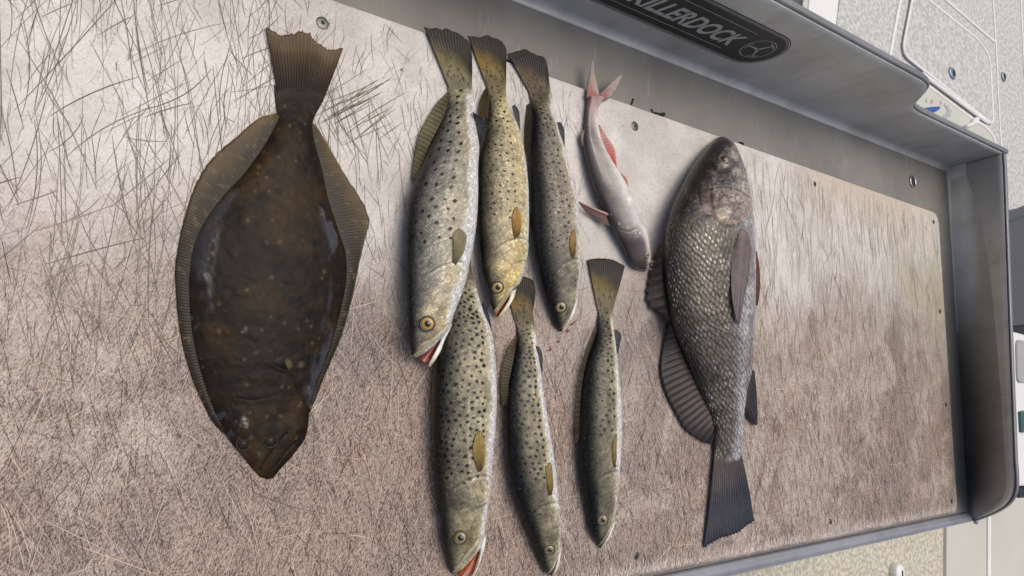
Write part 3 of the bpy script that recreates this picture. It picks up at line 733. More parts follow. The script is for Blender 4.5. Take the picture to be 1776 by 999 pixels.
# ---------------------------------------------------------------- spotted trout
def trout(cfg):
    seed = cfg['seed']; r_ = np.random.default_rng(seed)
    zo = cfg.get('zoff', 0.0)
    rat = lambda t: (.60+.10*sstep(.30, .0, t)-.12*sstep(.75, 1, t))*(1-.90*sstep(.84, 1, t))
    z1 = zo if callable(zo) else (lambda t: zo+0*t)
    B = loft(cfg['st'], rat, 420, 150, z1)
    st = np.array(cfg['st'], float)
    root = empty('spotted_trout', tuple(B['c'][200]*np.array([1, 1, 0])))
    tag(root, cfg['label'], 'trout', 'spotted trout laid out in two rows')
    s, u, t, v = B['s'], B['u'], B['t'], B['v']; L = B['L']
    nz = fbm(u*70, v*70, seed); nz2 = fbm(u*260, v*260, seed+3, 3); nzl = fbm(u*18, v*30, seed+9)
    back, flank, low, belly = (lin(cfg[k]) for k in ('back', 'flank', 'low', 'belly'))
    s = s+cfg.get('shift', 0)+.20; sw = s+.22*(nzl-.5)
    C = mix(back[None, None], flank[None, None], sstep(-.78, -.12, sw))
    C = mix(C, low[None, None], sstep(-.15, .35, sw)*.85)
    C = mix(C, belly[None, None], sstep(cfg.get('b0', .30), cfg.get('b0', .30)+.34, sw))
    # head tones
    hd = sstep(.27, .17, t)
    C = mix(C, lin(cfg['head'])[None, None]*(.55+.9*nz)[..., None], hd*.75*sstep(.75, .35, s)*sstep(-.60, .10, s))
    C = mix(C, lin((52, 50, 46))[None, None], sstep(.10, .01, t)*sstep(.15, -.5, s)*.8)
    C = C*(.50+.58*nz+.42*nz2)[..., None]
    C = mix(C, lin(cfg['tailroot'])[None, None]*(.55+.5*nz)[..., None], sstep(.88, .97, t)*.92)
    # freckles: dark round spots on the back and upper flank
    sp = cfg['spots']; pts = []
    tries = 0
    um, vm = u[:, 0], None
    while len(pts) < sp['n'] and tries < 9000:
        tries += 1
        uu = L*r_.uniform(sp.get('t0', .30), 1.0); i = int(np.searchsorted(um, uu)); i = min(i, B['n']-1)
        w = math.pi*(B['a'][i]*.5+B['b'][i]*.5)
        ss = r_.uniform(-.92, sp.get('smax', .20)-.12); vv = ss*w/2
        fade = sstep(sp.get('t0', .30), sp.get('t1', .50), uu/L)
        if r_.random() > fade: continue
        md = sp.get('d', .0072)*(1.0 if uu/L < .8 else .75)
        if any((uu-a)**2+(vv-b)**2 < md*md for a, b, _ in pts): continue
        pts.append((uu, vv, r_.uniform(.75, 1.2)*sp.get('r', .0021)*.82*(1 if uu/L < .85 else .8)))
    spot = np.zeros_like(u)
    wob = (fbm(u*420, v*420, seed+21, 2)-.5)*.0016
    for a, b, rr in pts:
        i0, i1 = np.searchsorted(um, [a-.006, a+.006])
        if i1 <= i0: continue
        d = np.hypot(u[i0:i1]-a, (v[i0:i1]-b)*1.0)+wob[i0:i1]
        spot[i0:i1] = np.maximum(spot[i0:i1], sstep(rr*1.25, rr*.65, d))
    spot *= (B['th'] < math.pi*1.02)
    C = mix(C, lin((15, 13, 10))[None, None], spot*.95)
    # lateral line
    ll = np.exp(-((s-(.02+.12*sstep(.5, .25, t)))/.022)**2)*sstep(.2, .3, t)
    C *= (1+.22*ll)[..., None]
    # gill cover: a plate that ends just before the pectoral fin
    if 'pec' in cfg:
        qc = proj(B['c']); pb = np.mean(np.asarray(cfg['pec']['base'], float), 0)
        tp = B['t'][int(np.argmin(np.hypot(*(qc-pb).T))), 0]
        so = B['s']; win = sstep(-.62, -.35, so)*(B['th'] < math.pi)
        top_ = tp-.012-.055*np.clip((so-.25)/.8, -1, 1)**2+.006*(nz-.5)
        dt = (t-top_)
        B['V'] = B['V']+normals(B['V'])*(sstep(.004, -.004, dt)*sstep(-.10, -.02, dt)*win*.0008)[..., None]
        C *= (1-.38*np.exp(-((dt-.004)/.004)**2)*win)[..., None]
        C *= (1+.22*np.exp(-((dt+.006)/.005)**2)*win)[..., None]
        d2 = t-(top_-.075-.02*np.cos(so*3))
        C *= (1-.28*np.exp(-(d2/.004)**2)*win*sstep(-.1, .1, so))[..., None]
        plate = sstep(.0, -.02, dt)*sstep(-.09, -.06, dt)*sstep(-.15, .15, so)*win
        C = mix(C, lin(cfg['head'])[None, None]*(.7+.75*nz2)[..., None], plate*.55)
    ex, ey, er = cfg['eye'][:3]
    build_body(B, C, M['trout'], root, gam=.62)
    # tail
    tl = cfg['tail']
    def tailcol(I, J, FR, V):
        a = mix(lin(cfg['tailroot'])[None, None], lin(cfg['tailmid'])[None, None], sstep(.05, .45, J))
        a = mix(a, lin((26, 26, 28))[None, None], sstep(.22, .66, J+.42*(I-.5)+.15*(fbm(V[..., 0]*90, V[..., 1]*90, seed)-.5))*.93)
        a = mix(a, lin((42, 46, 54))[None, None], sstep(.72, 1, I)*sstep(.3, .7, J)*.6)
        a = a*((.55+.45*(1-FR**1.4))*(.7+.6*fbm(V[..., 0]*200, V[..., 1]*200, seed+5)))[..., None]
        dk = np.zeros_like(I); q = np.random.default_rng(seed+77)
        for _ in range(tl.get('spots', 26)):
            ci, cj = q.uniform(.06, .9), q.uniform(.02, .5)*q.uniform(.3, 1)
            dk = np.maximum(dk, sstep(1.2, .6, np.hypot((I-ci)/.036, (J-cj)/.024)))
        return mix(a, lin((32, 26, 20))[None, None], dk*.85)
    tailfin(B, 'tail_fin', tl['base'], tl['outer'], tl.get('zb', .0075), tl.get('zt', .004), 18, tailcol, None, root, .0008, tl.get('rag', .04), sub=6, rows=40, seed=seed)
    if 'dorsal' in cfg:
        d = cfg['dorsal']
        fin('dorsal_fin', d['base'], d['outer'], d.get('zb', .014), d.get('zt', .005), 22, raycol(d.get('c0', (96, 90, 66)), d.get('c1', (132, 124, 92)), .45, .8, False, .3, seed), None, root, .0010, .05, sub=5, seed=seed+1)
    if 'anal' in cfg:
        d = cfg['anal']
        fin('anal_fin', d['base'], d['outer'], d.get('zb', .014), d.get('zt', .012), 9, raycol(d.get('c0', (88, 88, 84)), d.get('c1', (58, 62, 70)), .6, .8, False, .25, seed), None, root, .0007, .05, sub=5, seed=seed+2)
    if 'pelvic' in cfg:
        d = cfg['pelvic']
        fin('pelvic_fin', d['base'], d['outer'], .014, .010, 7, raycol((180, 140, 90), (160, 118, 70), .7), None, root, .0005, seed=seed)
    if 'pec' in cfg:
        d = cfg['pec']; zb = zsurf(B, d['base']).mean()+.0004
        zt = zsurf(B, [d['outer'][len(d['outer'])//2]])[0]+.0028
        zs = zsurf(B, d['outer'])+.0013
        base_c = raycol(d.get('c0', (120, 96, 48)), d.get('c1', (166, 140, 82)), .52, .7, False, .35, seed)
        def pc(I, J, FR, V):
            c = base_c(I, J, FR, V)
            c = mix(c, lin((52, 42, 30))[None, None], sstep(.30, .0, J)*.75)
            c = mix(c, lin(cfg['flank'])[None, None]*.8, (sstep(.80, 1.0, J)*.45+sstep(.16, .0, np.minimum(I, 1-I))*.45)*(.6+.4*FR))
            return c
        fin('pectoral_fin', d['base'], d['outer'], zb, zs, 12, pc, None, root, .0008, .07, sub=5, rows=18, sag=.0006, thick=.0006, seed=seed+4)
    # eye, lips, jaw, mouth
    er_ = cfg['eye']
    eye(root, B, ex, ey, er, cfg.get('iris', (196, 170, 112)), er_[3] if len(er_) > 3 else (1, 1))
    mx = np.array(cfg['maxilla'], float)
    zz = zsurf(B, [tuple(p) for p in mx]); q = P(mx[:, 0], mx[:, 1], zz+.0011); q = spline(q, 40)
    rr = np.interp(np.linspace(0, 1, 40), [0, .12, .3, .8, 1], np.array([.5, 1.0, .85, .55, .35]))*cfg.get('lipw', 4.2)*.62/F*.9
    n_ = 40
    tube('upper_lip', q, rr, M['lip_pale'] if not cfg.get('darklip') else M['lip_dark'], root, 10, .7)
    jaw = np.array(cfg['jaw'], float)
    zj = (B['zc'][10] if not callable(zo) else B['zc'][10])-.004
    J = loft(jaw, .55, 60, 32, cfg.get('jawz', max(.001, float(zj)-.004)), lowf=.9)
    cj = mix(lin(cfg['belly'])[None, None]*.9, lin(cfg['head'])[None, None]*.7, sstep(.35, 1, J['t'])*.8+0*J['s'])*(.7+.5*fbm(J['u']*200, J['v']*200, seed))[..., None]
    build_body(J, cj, M['jaw'], root, 'lower_jaw')
    mo = cfg['mouth']
    def mc(I, J_, FR, V):
        return mix(lin(cfg.get('mc0', (96, 34, 26)))[None, None], lin(cfg.get('mc1', (150, 84, 60)))[None, None], sstep(.3, .95, fbm(V[..., 0]*240, V[..., 1]*240, seed)*.7+.5*np.sin(J_*3.1)*.6))
    zz = J['zc'].mean()
    fin('mouth_lining', mo[0], mo[1], zz-.001, zz-.002, 6, mc, M['mouth'], root, .0, sub=4, rows=10, sag=-.004, thick=.0006)
    return root, B
M['lip_pale'] = plain('pale_lip', srgb(196, 188, 160), .3, 0, .4, 200, coat=.4)
M['lip_dark'] = plain('grey_lip', srgb(120, 114, 98), .3, 0, .4, 200, coat=.4)

T = []
T.append(dict(seed=11, label='largest spotted trout at upper left with open red mouth, silver sides and white belly',
    st=[(716,619,722,620),(712,607,742,609),(710,592,764,588),(708,572,779,570),(706,545,789,540),(704,507,801,508),(702,450,817,445),(701,395,826,390),(706,350,829,335),(717,315,829,292),(728,289,831,256),(744,251,827,228),(766,206,821,198),(777,176,818,164),(776,150,817,146),(773,138,818,132)],
    zoff=lambda t: .016*sstep(.55, .05, t),
    back=(44,45,44), flank=(138,135,124), low=(172,165,142), belly=(234,232,226), head=(178,164,126), b0=.32,
    spots=dict(n=64, smax=.12, t0=.34, t1=.6, d=.011, r=.0025), eye=(741,561,11.5), iris=(200,164,92),
    maxilla=[(778,560),(771,571),(752,588),(733,604),(717,617)], lipw=6.0,
    jaw=[(766,578,784,560),(764,590,776,585),(757,605,766,606),(749,620,758,620),(743,631,750,632),(743,635,746,636)], jawz=.016,
    mouth=[[(764,588),(745,606),(726,619)],[(764,594),(754,610),(743,633)]],
    tail=dict(base=[(775,141),(795,143),(818,146)], outer=[(735,45),(746,47),(760,48),(775,49),(790,53),(804,62),(815,74),(819,96)], spots=22, rag=.03),
    tailroot=(150,142,112), tailmid=(128,118,74),
    dorsal=dict(base=[(780,160),(766,208),(742,258),(722,312)], outer=[(776,158),(752,186),(726,236),(714,304)]),
    anal=dict(base=[(820,194),(826,222),(830,252)], outer=[(823,196),(843,212),(833,254)], zb=.020, zt=.030),
    pec=dict(base=[(785,455),(790,460)], outer=[(786,420),(787,404),(797,394),(808,402),(811,412),(807,432)], c0=(112,98,66), c1=(150,140,104)),
    grooves=[([(746,470),(742,492),(752,510),(772,512),(792,497)],2.0,.0008,.22),([(757,502),(775,506),(792,500),(796,515),(788,540)],1.6,.0010,.2),([(742,462),(738,480),(745,488)],3,.0006,.12)]))
T.append(dict(seed=12, label='golden-yellow spotted trout in the middle of the upper row, mouth just open',
    st=[(856,541,861,542),(851,528,876,523),(846,512,889,503),(840,490,902,491),(834,462,909,470),(830,430,915,432),(827,390,917,395),(826,345,917,362),(827,300,915.6,324),(829,265,911,275),(837,232,901,228),(844,200,888,200),(846.5,174,880,174),(844,150,877,148),(840,138,878,135)],
    zoff=lambda t: .010*sstep(.3, .05, t),
    back=(60,55,40), flank=(156,146,116), low=(190,177,138), belly=(220,212,190), head=(196,174,112), b0=.46, shift=-.05,
    spots=dict(n=110, smax=.22, t0=.36, t1=.5, d=.0072, r=.0017), eye=(863,497.7,9.2), iris=(204,174,104),
    maxilla=[(891,497),(880,508),(868,525),(857,540)], lipw=4.4,
    jaw=[(885,506,896,500),(883,518,891,517),(875,533,882,533),(866,546,871,547),(864,550,867,551)], jawz=.009,
    mouth=[[(888,502),(874,522),(859,543)],[(884,516),(875,532),(864,549)]],
    tail=dict(base=[(841,140),(858,141),(878,142)], outer=[(811,61),(821,62),(832,64),(844,60),(858,65),(870,71),(878,84),(878,100)], spots=34, rag=.015),
    tailroot=(140,126,84), tailmid=(142,116,44),
    dorsal=dict(base=[(846,150),(848,172),(846,205)], outer=[(843,150),(832,172),(828,204)], c0=(74,64,42), c1=(98,84,54)),
    anal=dict(base=[(888,184),(893,202),(903,226)], outer=[(893,181),(901,194),(902,224)]),
    pelvic=dict(base=[(914,372),(915,382)], outer=[(919,372),(919,384),(917,402)]),
    pec=dict(base=[(892,414),(899,411)], outer=[(889,392),(889,370),(894,358),(901,362),(905,380),(904,398)], c0=(130,92,28), c1=(184,142,62)),
    grooves=[([(866,445),(862,430),(872,416),(886,416)],2.2,.0008,.15),([(862,465),(880,460),(897,452),(903,470)],1.8,.0008,.15)]))
T.append(dict(seed=13, label='dark grey-brown spotted trout at right of the upper row with closed mouth',
    st=[(971,575,976,574),(962.5,566,985,556),(957,553,991,540),(950,532,998,523),(944,511,1001,495),(932,470,1004,458),(924,436,1005.5,430),(918,390,1004.5,390),(917,350,1001,352),(916,315,994.5,315),(916,285,986,283),(918,245,975,248),(921,205,963,205),(921,178,954,178),(917,160,951,158),(914,152,951,148)],
    back=(40,38,36), flank=(136,128,114), low=(172,161,140), belly=(220,214,206), head=(150,142,118), b0=.24, shift=-.22,
    spots=dict(n=150, smax=.25, t0=.3, t1=.55, d=.0068, r=.0019), eye=(973,531.7,8.6), iris=(186,168,122),
    maxilla=[(998,521),(989,537),(977,561),(970,572)], lipw=3.2, darklip=True,
    jaw=[(994,530,1001,514),(990,545,997,538),(982,560,989,556),(975,571,979,570),(974,574,977,574)], jawz=.006,
    mouth=[[(996,525),(985,548),(973,572)],[(996,529),(986,551),(974,574)]], mc0=(40,34,32), mc1=(60,46,42),
    tail=dict(base=[(915,154),(932,155),(952,152)], outer=[(879,92),(890,90),(900,87),(909,84),(920,89),(932,95),(945,100),(951,120)], spots=40, rag=.015),
    tailroot=(128,112,88), tailmid=(98,82,54),
    dorsal=dict(base=[(921,178),(919,220),(918,268)], outer=[(913,182),(909,222),(909,268)], c0=(66,60,46), c1=(92,82,62)),
    anal=dict(base=[(966,212),(970,226),(979,252)], outer=[(973,212),(979,226),(979.5,254)]),
    pec=dict(base=[(990,446),(995,448)], outer=[(988,425),(990,405),(996,395),(999,404),(999,425)], c0=(126,92,36), c1=(166,132,68)),
    grooves=[([(958,478),(962,462),(975,450),(990,452)],2.0,.0008,.15),([(975,485),(992,474),(1000,482)],1.6,.0008,.15)]))
T.append(dict(seed=14, label='big olive spotted trout at left of the lower row, its tail hidden under another',
    st=[(783,994,790,997),(777,984,806,982),(770,957,826,958),(765,930,838,938),(760,880,845,885),(754,840,850,845),(751,800,855,785),(750,750,859,740),(751,700,861,690),(754,650,860,650),(760,610,857,607),(768,570,850.5,571),(776,535,838,540),(782,505,828,505),(785,480,820,478),(784,462,816,460)],
    back=(46,46,38), flank=(132,126,106), low=(172,164,136), belly=(222,219,210), head=(160,148,112), b0=.40, shift=-.02,
    spots=dict(n=240, smax=.30, t0=.28, t1=.50, d=.0066, r=.0024), eye=(798.5,932.6,9.6), iris=(160,140,92),
    maxilla=[(836,929),(823,946),(803,970),(786,993)], lipw=6.4,
    jaw=[(832,942,843,925),(833,954,841,942),(829,975,835,966),(820,996,827,990),(812,1008,818,1006),(811,1010,814,1010)], jawz=.008,
    mouth=[[(836,949),(818,970),(795,994)],[(832,958),(822,990),(810,1007)]], mc0=(120,44,20), mc1=(176,92,46),
    tail=dict(base=[(784,464),(800,465),(817,462)], outer=[(768,408),(780,404),(790,402),(803,404),(813,408),(817,414)], spots=20, zb=.004, zt=.003),
    tailroot=(140,128,96), tailmid=(120,104,64),
    dorsal=dict(base=[(764,605),(756,650),(753,720),(755,780)], outer=[(757,612),(750,655),(748,720),(751,780)]),
    anal=dict(base=[(836,530),(842,548),(852,574)], outer=[(838,522),(848,545),(853,572)], c0=(48,54,66), c1=(40,46,60)),
    pec=dict(base=[(828,819),(836,817)], outer=[(822,795),(820,770),(826,748),(833,744),(840,760),(842,785)], c0=(112,88,52), c1=(172,148,80)),
    grooves=[([(800,880),(795,855),(806,832),(826,824)],2.4,.0008,.15),([(812,890),(832,868),(844,878)],2.0,.0008,.15)]))
T.append(dict(seed=15, label='slim dark spotted trout between two others in the lower row',
    st=[(948,995,955,996),(941,987,962,980),(926.6,957,970,955),(911.6,918,972,925),(893.6,873,969,875),(881.6,826,965,826),(876,775,958,775),(875.7,718,949,722),(878,680,943,682),(885,643,938,645),(893,606,932,606),(897,578,928,574),(894,556,925,550),(890,545,924,540)],
    back=(34,33,30), flank=(134,127,106), low=(186,175,142), belly=(222,218,208), head=(150,140,112), b0=.14, shift=-.22,
    spots=dict(n=150, smax=.30, t0=.36, t1=.52, d=.0066, r=.0022), eye=(952.6,952,8.2,(1,.85)), iris=(150,130,100),
    maxilla=[(971,948),(967,963),(960,981),(950,995)], lipw=3.8,
    jaw=[(967,962,972.5,948),(967,972,971.5,964),(962,988,968,984),(957,997,962,996),(956,1000,959,1000)], jawz=.006,
    mouth=[[(969,958),(962,978),(953,996)],[(968,966),(964,984),(957,999)]], mc0=(104,40,28), mc1=(130,66,48),
    tail=dict(base=[(890,547),(907,545),(925,541)], outer=[(878,500),(886,492),(896,483),(905,478),(915,480),(926,487),(929,505)], spots=34, rag=.02),
    tailroot=(134,118,84), tailmid=(128,104,52),
    dorsal=dict(base=[(896,590),(890,625),(882,665),(880,700)], outer=[(895,581),(880,606),(869,655),(870,705)], c0=(92,84,64), c1=(138,128,104)),
    anal=dict(base=[(929,600),(933,618),(940,646)], outer=[(935,601),(941,614),(941,648)], c0=(70,68,58), c1=(84,84,74)),
    pec=dict(base=[(951,860),(957,858)], outer=[(948,830),(947,810),(952,798),(957,804),(960,830)], c0=(112,88,40), c1=(166,142,82)),
    grooves=[([(935,890),(931,872),(940,862),(954,862)],2.0,.0008,.15),([(955,905),(966,892),(972,905)],1.6,.0008,.15)]))
T.append(dict(seed=16, label='smallest spotted trout at right of the lower row beside the black drum',
    st=[(1037,948,1043,950),(1030,938,1053,932),(1022,921,1060,915),(1016,886,1067,885),(1007,835,1073,835),(1003,790,1077,785),(1002,740,1078.5,740),(1005,700,1077,695),(1009,658,1074,655),(1017,620,1070,618),(1030,585,1066,583),(1037,552,1063,556),(1037,530,1063,530),(1035,520,1064,522)],
    back=(34,34,30), flank=(128,123,102), low=(180,171,140), belly=(222,219,210), head=(150,143,116), b0=.12, shift=-.22,
    spots=dict(n=100, smax=.25, t0=.42, t1=.55, d=.0068, r=.0022), eye=(1045,901.5,8.0), iris=(158,142,104),
    maxilla=[(1063,908),(1057,919),(1048,934),(1037,948)], lipw=3.6,
    jaw=[(1058,917,1066,902),(1055,928,1062,918),(1048,941,1054,936),(1042,949,1046,949),(1041,952,1043,953)], jawz=.006,
    mouth=[[(1060,915),(1050,933),(1040,950)],[(1058,920),(1051,939),(1042,951)]], mc0=(90,40,28), mc1=(120,64,46),
    tail=dict(base=[(1035,524),(1050,525),(1065,524)], outer=[(1019,450),(1030,448),(1042,447),(1053,448),(1064,450),(1075,455),(1084,461)], spots=24, rag=.015),
    tailroot=(140,130,98), tailmid=(128,112,62),
    dorsal=dict(base=[(1033,578),(1020,615),(1011,655),(1006,700),(1004,760)], outer=[(1034,562),(1016,606),(1004,655),(998,710),(998,770)], c0=(110,102,82), c1=(146,136,112)),
    anal=dict(base=[(1066,572),(1068,590),(1071,614)], outer=[(1071,573),(1077.5,582),(1072,614)]),
    pec=dict(base=[(1064,811),(1069,809)], outer=[(1062,785),(1064,765),(1069,752),(1074,762),(1075,785)], c0=(116,94,44), c1=(164,142,82)),
    grooves=[([(1046,845),(1043,825),(1052,813),(1066,813)],2.0,.0008,.15),([(1052,850),(1066,838),(1071,850)],1.6,.0008,.15)]))
for c_ in T: trout(c_)

# ---------------------------------------------------------------- flounder
def flounder():
    st = [(464,831,474,829),(448,824,486,814),(419,790,508,790),(388,750,529,758),(366,708,538,710),(348,655,552,665),(335,600,573,610),(328,540,590,545),(327,480,601,488),(334,430,600,440),(350,390,586,395),(385,340,570,345),(423,300,558,289),(457,252,546,244),(476,214,543,215),(480,197,547,200),(478,180,554,187),(476,160,563,168),(475,148,568,155)]
    rat = lambda t: (.20+.08*sstep(.12, .0, t)+.16*sstep(.7, .9, t))*(1-.90*sstep(.86, 1, t))
    B = loft(st, rat, 420, 240, 0, pw=.92, lowf=.12, zpow=1.45)
    root = empty('flounder', tuple(B['c'][200]*np.array([1, 1, 0])))
    tag(root, 'large wet dark brown flounder lying flat at the left end of the board', 'flounder')
    u, v, s, t = B['u'], B['v'], B['s'], B['t']; V = B['V']; x, y = V[..., 0], V[..., 1]
    nz = fbm(x*26, y*26, 3, 5); nz2 = fbm(x*120, y*120, 8, 4)
    C = mix(lin((72, 51, 22))[None, None], lin((47, 33, 14))[None, None], sstep(.35, .62, nz))
    C = mix(C, lin((84, 66, 38))[None, None], sstep(.62, .72, fbm(x*42, y*42, 15))*.2)
    q = proj(V)
    # pale ocellated blotches and flecks
    r_ = np.random.default_rng(5)
    for _ in range(90):
        i = r_.integers(40, 400); j = r_.integers(15, 165); c0 = V[i, j]; rr = r_.uniform(.0012, .0035)
        d = np.hypot(x-c0[0], y-c0[1]); C = mix(C, lin((112, 98, 66))[None, None], sstep(rr, rr*.3, d)*.55)
    for _ in range(40):
        i = r_.integers(40, 400); j = r_.integers(15, 165); c0 = V[i, j]; rr = r_.uniform(.004, .010)
        d = np.hypot(x-c0[0], y-c0[1])+.004*(nz2-.5); C = mix(C, lin((22, 17, 12))[None, None], sstep(rr, rr*.5, d)*.6)
    d = np.hypot(q[..., 0]-499, q[..., 1]-631)+10*(nz2-.5); C = mix(C, lin((120, 116, 78))[None, None], sstep(13, 4, d)*.75)
    d = np.hypot(q[..., 0]-521, q[..., 1]-632)+8*(nz2-.5); C = mix(C, lin((110, 104, 76))[None, None], sstep(8, 3, d)*.6)
    C = mix(C, lin((66, 54, 34))[None, None], sstep(.72, .97, np.abs(np.cos(B['th'])))*np.clip(.25+.75*sstep(.02, .22, y), 0, 1)*.8)
    C *= (.65+.7*nz2)[..., None]
    # muscle relief, wrinkles
    B['V'][..., 2] += (.0022*(fbm(x*16, y*9, 31)-.5)+.0012*(nz2-.5))*(B['th'] < math.pi)*np.sin(np.clip(B['th'], 0, math.pi))**.4
    lump(B, 470, 520, 110, 320, .0015, 1.0)
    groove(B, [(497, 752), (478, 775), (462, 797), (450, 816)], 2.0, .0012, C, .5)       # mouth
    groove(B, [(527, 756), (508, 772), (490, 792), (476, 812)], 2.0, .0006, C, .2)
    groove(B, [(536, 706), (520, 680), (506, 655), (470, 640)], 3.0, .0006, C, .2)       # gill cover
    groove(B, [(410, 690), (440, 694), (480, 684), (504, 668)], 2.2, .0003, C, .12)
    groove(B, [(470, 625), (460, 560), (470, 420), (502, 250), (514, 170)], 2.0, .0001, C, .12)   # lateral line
    lump(B, 519, 735, 22, 45, .0018, .8)
    wn_ = fbm(x*30, y*13, 61, 4)
    wet = sstep(.50, .60, wn_+.10*(nz2-.5))*np.maximum(sstep(.42, .58, s)*sstep(1.0, .90, s), .5*sstep(-.48, -.62, s)*sstep(-1.0, -.9, s))
    wet = np.maximum(wet, sstep(.46, .52, wn_)*sstep(.46, .56, s)*sstep(.86, .76, s)*sstep(.35, .5, t))
    wet = np.maximum(wet, sstep(.62, .70, fbm(x*150, y*110, 63, 3))*sstep(.50, .60, fbm(x*20, y*20, 64))*.9*sstep(-.15, -.35, s)*sstep(.5, .4, t))
    wet = wet*sstep(.90, .84, t)
    body = build_body(B, C, M['flounder'], root, wet=wet)
    # eyes: raised bumps
    for px, py in ((422, 769), (469, 764)):
        p, nr = surf(B, px, py)
        e_ = disc('eye', p-np.array([0, 0, .0006]), .0064, M['fl_eye'], root, dome=.0017, cols=lambda qq: mix(lin((24, 18, 11))[None], lin((34, 27, 17))[None], sstep(.75, .55, qq)))
        disc('pupil', p+np.array([0, 0, .0012]), .0020, M['fl_lid'], e_, dome=.0004, thick=.0006, squash=(1, .8))
        tube('eyelid', [p+np.array([.0068*math.cos(a), .0068*math.sin(a), .0000]) for a in np.linspace(0, 2*math.pi, 30, endpoint=False)], .0007, M['fl_lid'], root, 8, closed=True)
    def fc(I, J, FR, V):
        nzf = fbm(V[..., 0]*60, V[..., 1]*60, 4); c = mix(lin((36, 28, 16))[None, None], lin((100, 83, 54))[None, None], sstep(.08, 1.0, J)*np.clip(.10+.90*sstep(.10, .24, V[..., 1]), 0, 1))
        c = mix(c, lin((146, 130, 98))[None, None], sstep(.66, .74, fbm(V[..., 0]*220, V[..., 1]*220, 9))*.25)
        return c*((.66+.34*(1-FR)**.8)*(.6+.8*nzf))[..., None]
    Lb = [(486,206),(462,254),(428,303),(391,344),(356,398),(340,434),(333,482),(334,541),(341,600),(354,654),(372,707),(392,742)]
    Lo = [(479,196),(448,205),(406,239),(364,277),(335,327),(316,390),(307,436),(303,472),(307,535),(316,598),(335,661),(364,724),(386,751)]
    Rb = [(538,214),(540,235),(551,289),(564,345),(580,398),(594,440),(596,485),(584,540),(566,610),(549,656),(536,708)]
    Ro = [(546,216),(554,226),(578,266),(604,310),(629,348),(642,382),(635,411),(627,443),(612,514),(595,577),(574,628),(557,668),(538,716)]
    fin('dorsal_fin', Lb, Lo, .0028, .0014, 118, fc, M['fl_fin'], root, .0006, .03, sub=4, rows=12, sag=.001, seed=3)
    fin('anal_fin', Rb, Ro, .0028, .0014, 96, fc, M['fl_fin'], root, .0006, .03, sub=4, rows=12, sag=.001, seed=4)
    def tc(I, J, FR, V):
        nzf = fbm(V[..., 0]*70, V[..., 1]*70, 14); c = mix(lin((40, 29, 18))[None, None], lin((100, 80, 54))[None, None], sstep(.1, .95, J))
        band = .5+.5*np.sin(J*21+1.5*nzf); c = mix(c, lin((70, 50, 36))[None, None], band*.35)
        return c*((.5+.5*(1-FR)**.7)*(.6+.8*nzf))[..., None]
    tailfin(B, 'tail_fin', [(476,152),(498,158),(520,162),(545,162),(567,158)], [(460,42),(468,47),(484,54),(500,55),(516,52),(533,52),(545,62),(558,76),(575,82),(596,82)], .009, .0035, 22, tc, M['fl_fin'], root, .0016, .05, sub=6, rows=24, seed=6)
    # small pectoral fin folded on the body
    zb = surf(B, 500, 640)[0][2]+.0006
    fin('pectoral_fin', [(494,641),(500,643)], [(474,627),(480,620),(488,617)], zb, zb+.0010, 8, lambda I, J, FR, V: fc(I, J, FR, V)*.45, M['fl_fin'], root, .0008, sub=4, rows=12, sag=.001)
    return root
M['fl_eye'] = slick_material('flounder_eye', .6, .0, .1, 200, .0005, dark=.3)
M['fl_lid'] = plain('flounder_eyelid', srgb(30, 24, 15), .5, 0, .35, 200, coat=.05)
M['fl_fin'] = fin_material('flounder_fin', .48, .10)
flounder()

